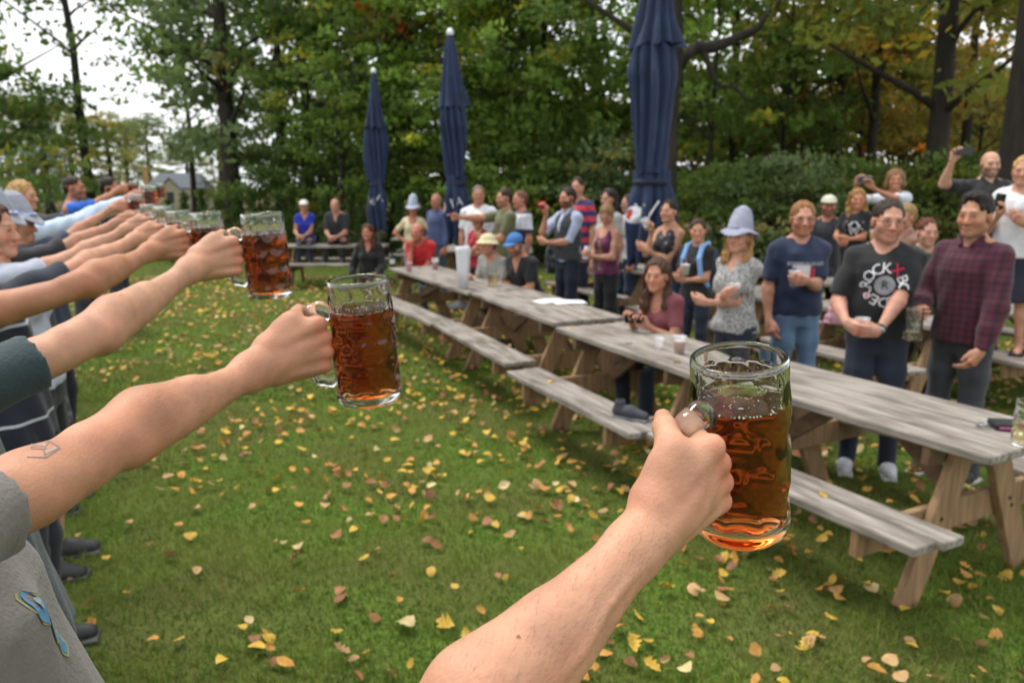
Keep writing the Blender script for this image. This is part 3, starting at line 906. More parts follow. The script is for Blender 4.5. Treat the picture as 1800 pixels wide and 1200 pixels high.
def umbrella(x, y, label, seed, ztop=4.1, lean=(0, 0), fat=1.0):
    o = empty('umbrella', (x, y, 0)); o.scale = (fat, fat, 1); o.rotation_euler = (lean[1], lean[0], seed * 1.3)
    tag(o, label, 'umbrella', 'closed navy umbrellas between the tables')
    p = MB(); p.tube([(0, 0, .05), (0, 0, ztop - .02)], .027, 14); p.build('pole', STEEL, o, True)
    b = MB(); b.lathe([(.02, .0), (.30, .0), (.30, .05), (.08, .09), (.05, .30), (.035, .32)], 24); b.build('base', mat_cache('#3a3c40'), o, True)
    V, Q = canvas([(ztop - .98, .19, .45), (1.92, .165, .35), (1.80, .14, .25), (1.62, .185, .5), (1.05, .21, .55)], seed, 8, hem=.05)
    zt = ztop - .98
    V2, Q2 = canvas([(zt + .12, .11, .3), (zt - .05, .19, .42), (zt - .30, .228, .45), (zt - .6, .200, .42), (1.95, .155, .35)], seed + 5, 9, hem=.0)
    main = link('canopy', mesh_np('canopy', np.concatenate([V2]), Q2, NAVY), o)
    lo = canvas([(1.98, .150, .3), (1.84, .145, .2), (1.66, .20, .45), (1.40, .215, .5), (1.02, .17, .55)], seed + 9, 8, hem=.06)
    link('valance', mesh_np('valance', lo[0], lo[1], NAVY), o)
    V3, Q3 = canvas([(ztop, .035, .1), (ztop - .12, .07, .2), (zt + .25, .165, .38), (zt - .02, .235, .42)], seed + 2, 8, hem=.022)
    link('vent_cap', mesh_np('vent_cap', V3, Q3, NAVY), o)
    f = MB(); f.lathe([(.0, .10), (.03, .09), (.052, .045), (.050, .0), (.0, -.01)], 16, (0, 0, ztop - .01)); f.build('finial', WHITE, o, True)
    s = MB(); s.lathe([(.150, 1.83), (.158, 1.83), (.158, 1.885), (.150, 1.885)], 24); s.build('strap', NAVY_IN, o, True)
    return o, lo
def emblems(x, y, o, lo, seed):
    """White brush-lettered word and a red and white badge printed on the hanging flaps, towards the lawn."""
    V, Q = lo
    a0 = o.rotation_euler[2]
    info = dict(root=o)
    for ang, size, word, zc, m_ in ((rad(-115) - a0, .20, 'W', 1.56, WHITE), (rad(-68) - a0, .17, 'A', 1.60, WHITE), (rad(-150) - a0, .0, '', 1.52, WHITE)):
        out = A(math.cos(ang), math.sin(ang), 0); right = A(-math.sin(ang), math.cos(ang), 0)
        c = out * .4 + A(0, 0, zc)
        if word:
            decal(info, V, Q, text_polys(word, size), c, -out, right, A(0, 0, 1), 'emblem', m_, .004)
        else:
            for rr_, mm, lf in ((.075, WHITE, .004), (.055, REDP, .007)):
                ring = [(rr_ * .8 * math.cos(t), rr_ * 1.2 * math.sin(t)) for t in np.linspace(0, 2 * math.pi, 20, endpoint=False)]
                decal(info, V, Q, [(ring, [list(range(20))])], c, -out, right, A(0, 0, 1), 'badge', mm, lf)
UMB = [(1143, 8.3, 'nearest closed navy umbrella, cut by the top edge, beside the woman with the bun', 3, (.0, 0)), (806, 11.6, 'middle closed navy umbrella with white tip, behind the man in white', 7, (.025, 0)), (663, 15.0, 'farthest closed navy umbrella with white tip, behind the woman in black', 11, (-.0, 0))]
# ---------------------------------------------------------------- fallen leaves
LEAF = leafy('fallen_leaf', .55, .12, True, True)
def leaf_shape(kind, seed):
    """Curled leaf with a midrib and a stalk, about 1 unit long; returns V, tris."""
    r = np.random.RandomState(seed)
    t = np.linspace(0, 1, 9)
    if kind == 'oval': w = .34 * np.sin(np.pi * t ** .85) ** .9
    elif kind == 'round': w = .46 * np.sin(np.pi * t ** .9) ** .75
    elif kind == 'lobed': w = np.array([.02, .16, .30, .18, .36, .20, .30, .14, .02])
    else: w = np.array([.05, .42, .22, .50, .26, .34, .14, .12, .0])
    V, F = [], []
    curl, twist, bend = r.uniform(-.5, 1.3), r.uniform(-.9, .9), r.uniform(-.7, .9)
    for i in range(9):
        x = t[i] - .5
        for s in (-1, 0, 1):
            y = s * w[i] * r.uniform(.88, 1.12)
            z = curl * (abs(y) ** 1.5) + bend * x * x + twist * x * y + r.uniform(-.012, .012)
            V.append((x, y, z))
    for i in range(8):
        a = i * 3
        F += [(a, a + 3, a + 1), (a + 3, a + 4, a + 1), (a + 1, a + 4, a + 2), (a + 4, a + 5, a + 2)]
    n = len(V)
    V += [(-.5, -.012, .0), (-.5, .012, .0), (-.78, .006, .05)]; F.append((n, n + 1, n + 2))
    V = np.array(V); V[:, 2] -= V[:, 2].min()
    return V, np.array(F)
KINDS = [('oval', 1), ('oval', 2), ('round', 3), ('lobed', 4), ('star', 5), ('oval', 6), ('lobed', 7), ('star', 8), ('round', 9), ('lobed', 10)]
LSH = [leaf_shape(k, s) for k, s in KINDS]
LCOL = {'yellow': (.58, .37, .055), 'orange': (.50, .25, .055), 'tan': (.46, .285, .125), 'rusty': (.29, .13, .055), 'pale': (.60, .47, .22)}
LW = [('yellow', .31), ('tan', .20), ('orange', .26), ('rusty', .18), ('pale', .05)]
LNAME = {'oval': 'oval', 'round': 'rounded', 'lobed': 'lobed', 'star': 'star shaped'}
_lm = {}
def leaf_me(i):
    if i not in _lm:
        V, F = LSH[i]
        C = np.ones((len(V), 3)); C[np.abs(V[:, 1]) < .03] *= .82
        C *= np.random.RandomState(i).uniform(.85, 1.15, (len(V), 1))
        _lm[i] = mesh_np('leaf', V, F, LEAF, True, C)
    return _lm[i]
def pick(r):
    x = r.random(); s = 0
    for k, w in LW:
        s += w
        if x < s: return k
    return 'tan'
rl = random.Random(19)
def leaf_density(x, y):
    d = 13 + 24 * min(1, max(0, (y - 3.4) / 3.5)) + 14 * min(1, max(0, (y - 7) / 5))
    left = .35 + .65 * min(1, max(0, (x + .62 * y) / 1.2)) if x < 0 else 1
    return d * left * (.4 + 1.2 * float(patch_noise(np.array(x), np.array(y), 1.6, 31)))
cand = []
for _ in range(60000):
    y = 2.4 + 13.5 * rl.random(); x = rl.uniform(-1, 1) * (y * .72 + .3)
    if rl.random() * 62 < leaf_density(x, y) and bool(in_view(np.array([[x, y, 0.0]]), 5)[0]): cand.append((x, y))
cand = cand[:6800]
cand.sort(key=lambda p: p[1])
GL = 'fallen leaves lying on the lawn'
near, rest = cand[:285], cand[285:]
def put_leaf(x, y, z, size, i, c, label, group, r):
    o = link('fallen_leaf', leaf_me(i))
    o.location = (x, y, z); o.scale = (size,) * 3
    o.rotation_euler = (r.gauss(0, .38), r.gauss(0, .38), r.uniform(0, 6.28))
    j = r.uniform(.8, 1.2)
    o.color = tuple(v * j for v in LCOL[c]) + (1,)
    tag(o, label, 'leaf', group); return o
def leaf_zone(x, y):
    p = A(x, y, 0) - EYE; c, s_ = math.cos(PITCH), math.sin(PITCH)
    t = p[1] * c - p[2] * s_; u = 900 + FPX * p[0] / t; v = 600 - FPX * (p[2] * c + p[1] * s_) / t
    f = .5 * (u < 900)
    if u > 1380: return 'under the nearest bench' if v < 960 else 'left of the nearest table leg' if u < 1600 else 'right of the nearest table leg'
    if u > 1100: return 'below the largest mug' if v > 950 else 'under the second bench'
    if u > 850: return 'right beside the front forearm' if v > 1000 else 'left of the front fist' if v > 800 else 'before the second bench'
    if u > 600: return 'left of the front forearm' if v > 1020 else 'below the second mug' if v > 850 else 'just under the second mug'
    if u > 380: return 'in the middle of the bottom edge' if v > 1080 else 'below the second fist' if v > 900 else 'under the second wrist'
    if u > 190: return 'beside the grey T-shirt' if v > 980 else 'under the tattooed arm'
    return 'at the feet of the toasting row'
info_ = [(x, y, rl.randrange(len(KINDS)), pick(rl)) for x, y in near]
seen_ = set()
for k, (x, y, i, c) in enumerate(info_):
    nb = sorted((((x - a) ** 2 + (y - b) ** 2), cc) for j, (a, b, ii, cc) in enumerate(info_) if j != k)
    near_d, nc = nb[0]
    sz = rl.uniform(.040, .078)
    lone = 'lying alone' if near_d > .06 else 'touching a %s one' % nc if near_d < .008 else 'near a %s one' % nc
    word = 'tiny' if sz < .050 else 'small' if sz < .062 else 'large'
    lab = '%s %s %s leaf %s, %s' % (word, c, LNAME[KINDS[i][0]], lone, leaf_zone(x, y))
    lab = lab.replace(' a orange', ' an orange')
    if lab in seen_: lab = '%s %s %s leaf by %s and %s ones, %s' % (word, c, LNAME[KINDS[i][0]], nc, nb[1][1], leaf_zone(x, y))
    lab = lab.replace(' a orange', ' an orange'); seen_.add(lab)
    put_leaf(x, y, rl.uniform(.022, .042), sz, i, c, lab, GL, rl)
p = ground_at(713, 1108)
put_leaf(p[0], p[1], .03, .105, 0, 'pale', 'largest pale yellow leaf on the grass, left of the front forearm', GL, random.Random(4))
for (u, v, z, c, lab) in [(968, 670, .452, 'yellow', 'yellow leaf on the far end of the second bench'), (1447, 869, .452, 'yellow', 'bright yellow leaf on the nearest bench'),
                          (1400, 798, .452, 'rusty', 'small brown leaf on the back board of the nearest bench'), (1190, 637, .752, 'yellow', 'yellow leaf on the second table near the beer cup'),
                          (1000, 577, .752, 'yellow', 'yellow leaf on the far corner of the second table'), (895, 607, .452, 'tan', 'tan leaf on the third bench'),
                          (885, 593, .452, 'yellow', 'yellow leaf on the near end of the third bench'), (705, 541, .452, 'pale', 'pale leaf on the fourth bench'),
                          (1105, 603, .752, 'tan', 'tan leaf on the second table before the girl')]:
    p = ground_at(u, v, z)
    put_leaf(p[0], p[1], z, .06, 1, c, lab, 'leaves lying on tables and benches', random.Random(u))
Vs, Fs, Cs, n0 = [], [], [], 0
r_ = np.random.RandomState(4)
for (x, y) in rest:
    V, F = LSH[rl.randrange(len(KINDS))]
    sz = rl.uniform(.040, .082)
    a, b, g_ = rl.gauss(0, .4), rl.gauss(0, .4), rl.uniform(0, 6.28)
    Rm = np.array(Matrix.Rotation(g_, 3, 'Z') @ Matrix.Rotation(a, 3, 'X') @ Matrix.Rotation(b, 3, 'Y'))
    Vs.append(V @ Rm.T * sz + A(x, y, rl.uniform(.025, .05))); Fs.append(F + n0); n0 += len(V)
    Cs.append(np.tile(np.array(LCOL[pick(rl)]) * rl.uniform(.8, 1.2), (len(V), 1)))
lo_ = link('leaf_litter', mesh_np('leaf_litter', np.concatenate(Vs), np.concatenate(Fs), leafy('litter_leaf', .6, .12), True, np.concatenate(Cs)))
tag(lo_, kind='stuff')
# ---------------------------------------------------------------- patterned cloth
def _pat(name):
    m = bpy.data.materials.new(name); m.use_nodes = True
    nt = m.node_tree; b = nt.nodes['Principled BSDF']
    b.inputs['Roughness'].default_value = .85; b.inputs['Sheen Weight'].default_value = .15
    tc = nt.nodes.new('ShaderNodeTexCoord')
    return m, nt, b, tc
def _band(nt, src, axis, scale, width):
    """1 inside a band of the given width fraction, repeated `scale` times a metre along an axis."""
    sp = nt.nodes.new('ShaderNodeSeparateXYZ'); nt.links.new(src, sp.inputs[0])
    mu = nt.nodes.new('ShaderNodeMath'); mu.operation = 'MULTIPLY'; mu.inputs[1].default_value = scale
    nt.links.new(sp.outputs[axis], mu.inputs[0])
    fr = nt.nodes.new('ShaderNodeMath'); fr.operation = 'FRACT'; nt.links.new(mu.outputs[0], fr.inputs[0])
    lt = nt.nodes.new('ShaderNodeMath'); lt.operation = 'LESS_THAN'; lt.inputs[1].default_value = width
    nt.links.new(fr.outputs[0], lt.inputs[0])
    return lt.outputs[0]
def _mixc(nt, fac, a, b):
    mx = nt.nodes.new('ShaderNodeMixRGB')
    if isinstance(fac, float): mx.inputs[0].default_value = fac
    else: nt.links.new(fac, mx.inputs[0])
    for k, c in ((1, a), (2, b)):
        if isinstance(c, tuple): mx.inputs[k].default_value = (*c, 1)
        else: nt.links.new(c, mx.inputs[k])
    return mx.outputs[0]
def _warp(nt, tc, amp=.012, sc=9):
    n = nt.nodes.new('ShaderNodeTexNoise'); n.inputs['Scale'].default_value = sc
    nt.links.new(tc.outputs['Object'], n.inputs['Vector'])
    v = nt.nodes.new('ShaderNodeVectorMath'); v.operation = 'MULTIPLY_ADD'
    v.inputs[1].default_value = (amp,) * 3
    nt.links.new(n.outputs['Color'], v.inputs[0]); nt.links.new(tc.outputs['Object'], v.inputs[2])
    return v.outputs[0]
def stripe_mat(h1, h2, n, w):
    m, nt, b, tc = _pat('striped_cloth')
    s = _warp(nt, tc)
    nt.links.new(_mixc(nt, _band(nt, s, 2, n, w), lin(h1), lin(h2)), b.inputs['Base Color'])
    return m
def plaid_mat(h1, h2, sc):
    m, nt, b, tc = _pat('checked_flannel')
    s = _warp(nt, tc)
    c = _mixc(nt, _band(nt, s, 0, sc, .45), lin(h1), lin(h2))
    d = _mixc(nt, _band(nt, s, 2, sc, .45), lin(h1), lin(h2))
    e = _mixc(nt, .5, c, d)
    e2 = _mixc(nt, _band(nt, s, 2, sc, .06), e, lin('#53243a'))
    nt.links.new(e2, b.inputs['Base Color'])
    return m
def floral_mat():
    m, nt, b, tc = _pat('floral_cloth')
    v = nt.nodes.new('ShaderNodeTexVoronoi'); v.inputs['Scale'].default_value = 19
    nt.links.new(_warp(nt, tc, .05, 14), v.inputs['Vector'])
    r = nt.nodes.new('ShaderNodeValToRGB')
    r.color_ramp.interpolation = 'EASE'
    for p, c in ((0.0, '#8a8290'), (.32, '#5a5058'), (.40, '#17161c')):
        e = r.color_ramp.elements.new(p) if p not in (0.0,) else r.color_ramp.elements[0]
        e.color = (*lin(c), 1)
    r.color_ramp.elements[-1].color = (*lin('#17161c'), 1)
    nt.links.new(v.outputs['Distance'], r.inputs[0]); nt.links.new(r.outputs[0], b.inputs['Base Color'])
    return m
def speckle_mat():
    m, nt, b, tc = _pat('speckled_knit')
    v = nt.nodes.new('ShaderNodeTexNoise'); v.inputs['Scale'].default_value = 75; v.inputs['Detail'].default_value = 2
    mp = nt.nodes.new('ShaderNodeMapping'); mp.inputs['Scale'].default_value = (1, 1, 2.2)
    nt.links.new(tc.outputs['Object'], mp.inputs[0]); nt.links.new(mp.outputs[0], v.inputs['Vector'])
    r = nt.nodes.new('ShaderNodeValToRGB')
    r.color_ramp.elements[0].position = .44; r.color_ramp.elements[0].color = (*lin('#55565a'), 1)
    r.color_ramp.elements[1].position = .54; r.color_ramp.elements[1].color = (*lin('#b9b8b4'), 1)
    nt.links.new(v.outputs['Fac'], r.inputs[0]); nt.links.new(r.outputs[0], b.inputs['Base Color'])
    return m
# ---------------------------------------------------------------- people: hands, arms, heads, bodies, clothes
SKIN_BUMP = None
def skin_mat():
    global SKIN_BUMP
    if SKIN_BUMP is None:
        SKIN_BUMP = mat('skin', (1, 1, 1), 0.56, 0.15, 24, 0.14, 300, attr=True, sss=0.10, spec=0.34)
    return SKIN_BUMP

POSES = {   # flexion of the three finger joints, spread, thumb style
    'mug': ((68, 100, 48), 0.0, 'over'),
    'fist': ((70, 95, 55), 0.0, 'wrap'),
    'cup': ((38, 42, 30), 0.006, 'oppose'),
    'phone': ((28, 45, 35), 0.004, 'oppose'),
    'relax': ((22, 30, 20), 0.003, 'side'),
    'flat': ((6, 10, 8), 0.004, 'side'),
    'point': ((8, 10, 8), 0.0, 'side'),
}
FING = [(0.92, 0.0325, (0.044, 0.026, 0.021)), (0.945, 0.011, (0.048, 0.030, 0.022)),
        (0.915, -0.0105, (0.045, 0.028, 0.022)), (0.85, -0.0305, (0.036, 0.021, 0.019))]

def add_hand(s, W, d, th, n, m, pose='relax', thick=1.0):
    """Palm, four separate bent fingers and a thumb, rooted at the wrist W.
    d: towards the fingers, th: thumb side, n: out of the palm."""
    (f1, f2, f3), spread, tstyle = POSES[pose]
    P = lambda a, b, c: W + m * (a * d + b * th + c * n)
    q = thick
    for i, (reach, lat, ph) in enumerate(FING):
        base = P(0.004, lat * 0.55, 0)
        mc = P(0.092 * reach, lat, -0.001)
        s.cap(base, mc, 0.0165 * m * q, 0.0098 * m * q, 0.007 * m)
    s.cap(P(0.02, 0, 0.004), P(0.065, 0.0, 0.004), 0.02 * m, 0.016 * m, 0.02 * m)
    s.cap(P(0.012, -0.020, 0.008), P(0.066, -0.028, 0.008), 0.016 * m * q, 0.012 * m * q, 0.016 * m)
    # fingers
    for i, (reach, lat, ph) in enumerate(FING):
        a1, a2, a3 = (rad(f1), rad(f2), rad(f3))
        if pose == 'point' and i > 0: a1, a2, a3 = rad(60), rad(95), rad(50)
        if pose == 'mug': a1 += rad((0, 3, 5, 8)[i]); a2 += rad((-4, 0, 2, 4)[i])
        elif pose in ('relax', 'cup', 'phone'): a1 += rad(4 * i); a2 += rad(3 * i)
        r = (0.0098, 0.0100, 0.0096, 0.0084)[i] * m * q
        p = P(0.092 * reach, lat, -0.001)
        s.cap(P(0.03, lat * .75, -.0135), P(0.085 * reach, lat, -.0105), .0030 * m, .0032 * m, .007 * m)
        s.sph(p - n * 0.0025 * m + d * .003 * m, 0.0126 * m * q if i < 3 else 0.0112 * m * q, 0.004 * m)
        ang = 0.0; lat_dir = th * (1.5 - i) * spread * 10
        for j in range(3):
            ang += (a1, a2, a3)[j]
            dd = nrm(d * math.cos(ang) + n * math.sin(ang) + lat_dir * math.cos(ang) * 0.6)
            e = p + dd * ph[j] * m
            s.cap(p, e, r * (1.04, 0.96, 0.90)[j], r * (0.96, 0.90, 0.74)[j], 0.0035 * m)
            p = e
    # thumb
    c0 = P(0.016, 0.020, 0.010)
    if tstyle == 'over':
        pts = [P(0.014, 0.022, 0.008), P(0.054, 0.044, 0.012), P(0.076, 0.047, 0.042), P(0.094, 0.040, 0.064)]
    elif tstyle == 'wrap':
        pts = [c0, P(0.055, 0.034, 0.024), P(0.078, 0.020, 0.050), P(0.072, -0.004, 0.062)]
    elif tstyle == 'oppose':
        pts = [c0, P(0.050, 0.038, 0.030), P(0.074, 0.040, 0.052), P(0.098, 0.034, 0.060)]
    else:
        pts = [c0, P(0.052, 0.044, 0.016), P(0.082, 0.052, 0.022), P(0.106, 0.050, 0.026)]
    s.cap(pts[0], pts[1], 0.0185 * m * q, 0.0145 * m * q, 0.016 * m)
    s.cap(pts[1] - d * .012 * m - th * .008 * m, P(0.072, 0.030, 0.004), 0.013 * m, 0.0095 * m, 0.018 * m)
    s.cap(pts[1], pts[2], 0.0138 * m * q, 0.0118 * m * q, 0.008 * m)
    s.cap(pts[2], pts[3], 0.0112 * m * q, 0.0085 * m * q, 0.004 * m)

def add_arm(s, Sh, El, W, d, th, n, m, pose, g=1.0, thick=1.0):
    """Shoulder to finger tips."""
    fa = nrm(W - El)
    s.chain([Sh, Sh + (El - Sh) * 0.5, El], [0.056 * m * g, 0.050 * m * g, 0.037 * m * g], 0.016)
    ua = nrm(El - Sh)
    bend = fa - ua * (fa @ ua)
    bn = nrm(bend) if np.linalg.norm(bend) > 0.05 else nrm(np.cross(np.cross(ua, A(0, 0, 1)), ua))
    s.cap(Sh + (El - Sh) * 0.42 + bn * 0.014 * m, Sh + (El - Sh) * 0.75 + bn * 0.012 * m, 0.040 * m * g, 0.030 * m * g, 0.03)
    tl = th - fa * (th @ fa)
    L = W - El
    s.loft(El - L * 0.03, W + L * 0.03, tl, [(0, .036 * m * g, .036 * m * g), (.14, .043 * m * g, .041 * m * g), (.3, .0445 * m * g, .040 * m * g), (.5, .039 * m * g, .034 * m * g),
                     (.72, .031 * m * g, .0265 * m * g), (.9, .0275 * m, .0205 * m), (1.0, .026 * m, .019 * m)], 0.03)
    tn = nrm(tl)
    if thick > 1.0:          # veins under the skin of the nearest forearm
        bk = np.cross(tn, nrm(L)); bk = bk if bk @ n < 0 else -bk
        F_ = lambda f, a, b: El + L * f + tn * a * m + bk * b * m
        s.chain([F_(.22, .014, .0375), F_(.42, .006, .0350), F_(.62, .010, .0280), F_(.85, .004, .0205), F_(1.0, .008, .0185)], [.0024] * 5, .005)
        s.chain([F_(.45, -.016, .0300), F_(.62, -.010, .0255), F_(.80, .000, .0215)], [.0022] * 3, .005)
        Q_ = lambda a, b, c: W + m * (a * d + b * th + c * n)
        s.chain([Q_(.012, .006, -.0185), Q_(.035, .012, -.0170), Q_(.060, .020, -.0135), Q_(.078, .022, -.0105)], [.0022] * 4, .004)
        s.chain([Q_(.020, -.006, -.0185), Q_(.045, -.004, -.0160), Q_(.070, .001, -.0120)], [.0021] * 3, .004)
        s.chain([Q_(.045, -.004, -.0160), Q_(.062, -.016, -.0130), Q_(.074, -.021, -.0100)], [.0019] * 3, .004)
    s.chain([El - ua * 0.05 * m + tn * 0.020 * m, El + L * 0.12 + tn * 0.026 * m, El + L * 0.42 + tn * 0.016 * m], [0.020 * m * g, 0.026 * m * g, 0.014 * m], 0.035)
    s.sph(El - bn * 0.006 * m, 0.031 * m * g, 0.012)
    s.cap(W - fa * 0.03 * m, W + d * 0.03 * m, 0.0215 * m * thick, 0.021 * m * thick, 0.022 * m)
    add_hand(s, W, d, th, n, m, pose, thick)

def solve_elbow(P, W, L1, L2, pole):
    v = W - P; D = np.linalg.norm(v); u = v / D
    k = max(1.0, D / (0.995 * (L1 + L2))); L1, L2 = L1 * k, L2 * k
    a = (D * D + L1 * L1 - L2 * L2) / (2 * D)
    h = math.sqrt(max(L1 * L1 - a * a, 0))
    pp = pole - u * (pole @ u)
    return P + u * a + nrm(pp) * h

def add_head(s, c, R, hs, fem=False, jaw=1.0):
    """R rows: right, forward, up; c: centre of the head (eye level)."""
    P = lambda x, y, z: c + hs * (x * R[0] + y * R[1] + z * R[2])
    E = lambda p, r, k, op=1: s.ell(P(*p), np.array(r) * hs, R, k * hs, op)
    E((0, -.014, .032), (.076, .094, .086), .01)
    E((0, .026, -.026), (.062, .062, .082), .03)
    jw = (.046 if fem else .052) * jaw
    for sx in (-1, 1):
        s.cap(P(sx * jw, .006, -.066), P(sx * .012, .064, -.098), .021 * hs, .018 * hs, .03 * hs)
        s.sph(P(sx * .040, .056, -.032), .025 * hs, .03 * hs)
    s.cap(P(-.034, .078, .016), P(.034, .078, .016), (.011 if fem else .014) * hs, None, .02 * hs)
    for sx in (-1, 1):
        s.sph(P(sx * .031, .101, -.004), .0125 * hs, .012 * hs, -1)
        s.sph(P(sx * .031, .0735, -.004), .0140 * hs, .008 * hs)
        s.ell(P(sx * .078, -.008, -.012), A(.010, .021, .033) * hs, rot(R[2], sx * -0.35) @ R if False else R, .006 * hs)
    s.cap(P(0, .087, .002), P(0, .107, -.038), .0085 * hs, .0125 * hs, .012 * hs)
    for sx in (-1, 1): s.sph(P(sx * .012, .097, -.041), .0085 * hs, .008 * hs)
    s.chain([P(-.023, .082, -.067), P(0, .093, -.0635), P(.023, .082, -.067)], [.005 * hs, .0072 * hs, .005 * hs], .006 * hs)
    s.chain([P(-.020, .082, -.076), P(0, .091, -.0775), P(.020, .082, -.076)], [.005 * hs, .0078 * hs, .005 * hs], .006 * hs)
    s.sph(P(0, .074, -.103), .018 * hs, .02 * hs)

def head_colours(V, C, c, R, hs, skin, o):
    q = (V - c) @ R.T / hs
    x, y, z = q[:, 0], q[:, 1], q[:, 2]
    head = (np.abs(x) < .1) & (np.abs(y) < .13) & (z > -.125) & (z < .13)
    def blend(msk, col, w=1.0):
        C[msk] = C[msk] * (1 - w) + np.array(col) * w
    skin = np.array(skin)
    blush = head & (np.hypot(np.abs(x) - .042, (z + .032)) < .026) & (y > .03)
    blend(blush, skin * A(1.06, .80, .76), .6)
    blend(head & (np.hypot(x, z + .040) < .016) & (y > .09), skin * A(1.05, .82, .8), .6)
    blend(head & (np.abs(x) > .072) & (y > -.04), skin * A(1.05, .82, .78), .6)
    if o.get('beard'):
        bc, bw = np.array(lin(o['beard'])), o.get('bw', .8)
        line = -.048 - .3 * np.maximum(0, .035 - np.abs(x)) * 0
        bm = head & (z < np.where(np.abs(x) < .03, -.054, -.040 + .3 * (.07 - np.abs(x)))) & (y > -.015) & (z > -.122)
        bm |= head & (z < -.0) & (np.abs(x) > .058) & (y > -.012) & (y < .03) & (z > -.1)
        blend(bm, bc, bw)
    blend(head & (np.hypot(x / .024, (z + .0715) / .0095) < 1) & (y > .075), skin * A(.95, .55, .52), .85)
    if o.get('smile'):
        blend(head & (np.hypot(x / .019, (z + .0715) / .0042) < 1) & (y > .075), A(.75, .72, .68), .9)
    for sx in (-1, 1):
        ex = x - sx * .031
        blend(head & (np.hypot(ex / .0165, (z + .003) / .0068) < 1) & (y > .06), skin * A(.50, .42, .40), .55)
        blend(head & (np.hypot(ex, z + .004) < .0060) & (y > .06), A(.05, .03, .02), .75)
        blend(head & (np.hypot(ex / .018, (z - .004) / .0035) < 1) & (y > .06), A(.10, .06, .045), .22)
        brow = np.array(lin(o.get('brow', o.get('haircol', '#3a2a20'))))
        blend(head & (np.hypot(ex / .021, (z - .021 + np.abs(ex) * .15) / .0055) < 1) & (y > .05), brow, .55)
    return C

def hair_mesh(P0, R, hs, style, hl=0.3):
    s = Sdf()
    P = lambda x, y, z: P0 + hs * (x * R[0] + y * R[1] + z * R[2])
    E = lambda p, r, k, op=1: s.ell(P(*p), np.array(r) * hs, R, k * hs, op)
    if style in ('short', 'crop', 'bun', 'pony', 'long', 'swept'):
        t = {'crop': .003, 'short': .006, 'swept': .008}.get(style, .010)
        E((0, -.016, .034 + t * .4), (.077 + t, .096 + t * .8, .086 + t), .01)
        if style == 'swept': E((-.005, .028, .105), (.052, .050, .026), .03); E((0, -.02, .10), (.06, .06, .03), .03)
        if style in ('long',):
            for sx in (-1, 1):
                s.chain([P(sx * .055, -.02, .04), P(sx * .082, -.02, -.05), P(sx * .088, .0, -.14), P(sx * .085, .015, -.14 - hl * .5), P(sx * .075, .02, -.14 - hl)],
                        [.04 * hs, .028 * hs, .03 * hs, .03 * hs, .014 * hs], .03 * hs)
            s.chain([P(0, -.07, .02), P(0, -.085, -.10), P(0, -.085, -.16 - hl * .6)], [.06 * hs, .07 * hs, .05 * hs], .03 * hs)
        else:
            s.cap(P(0, -.065, -.02), P(0, -.05, -.075), .052 * hs, .040 * hs, .03 * hs)
        E((0, .118, -.006), (.074, .089, .112), .012, -1)
        for sx in (-1, 1): E((sx * .085, .050, -.045), (.034, .062, .085), .008, -1)
        if style != 'long':
            for sx in (-1, 1): E((sx * .09, .0, -.045), (.022, .032, .055), .006, -1)
            s.cut(P(0, 0, -.085), -R[2])
        if style == 'bun': s.sph(P(0, -.075, .112), .040 * hs, .012 * hs)
        if style == 'pony': s.chain([P(0, -.10, .03), P(0, -.135, -.02), P(.01, -.13, -.12), P(.02, -.11, -.22)], [.026 * hs, .034 * hs, .030 * hs, .012 * hs], .02 * hs)
    elif style == 'bob':
        E((0, -.03, .02), (.108, .115, .112), .02)
        for sx in (-1, 1): s.sph(P(sx * .075, -.03, -.06), .05 * hs, .03 * hs)
        E((0, .12, -.035), (.070, .095, .095), .01, -1)
    elif style == 'balding':
        E((0, -.022, .012), (.082, .096, .070), .01)
        E((0, .03, .10), (.085, .10, .068), .02, -1)
        E((0, .11, -.032), (.078, .090, .092), .008, -1)
        for sx in (-1, 1): E((sx * .09, .0, -.045), (.022, .032, .055), .006, -1)
        s.cut(P(0, 0, -.075), -R[2])
    return s

_hairm = {}
def hair_mat(h):
    if h not in _hairm:
        c = lin(h)
        _hairm[h] = mat('hair_' + h.strip('#'), c, 0.5, 0.45, 90, 0.7, 150, stretch=(1, 1, 0.22), spec=0.3)
    return _hairm[h]

MALE = [(-.12, .10, .085, 0), (-.06, .158, .11, -.01), (0, .165, .118, -.012), (.10, .148, .108, 0), (.18, .143, .105, .005), (.28, .155, .112, .008),
        (.38, .168, .12, .01), (.45, .165, .110, 0), (.50, .135, .086, -.008), (.54, .080, .062, -.012), (.57, .055, .055, -.015)]
FEM = [(-.12, .10, .085, 0), (-.06, .165, .115, -.012), (0, .166, .116, -.012), (.10, .140, .10, 0), (.18, .122, .09, .004), (.28, .132, .097, .006),
       (.38, .142, .105, .008), (.45, .138, .095, 0), (.50, .112, .076, -.008), (.54, .066, .056, -.012), (.57, .048, .05, -.012)]
H0, H1 = -.12, .57

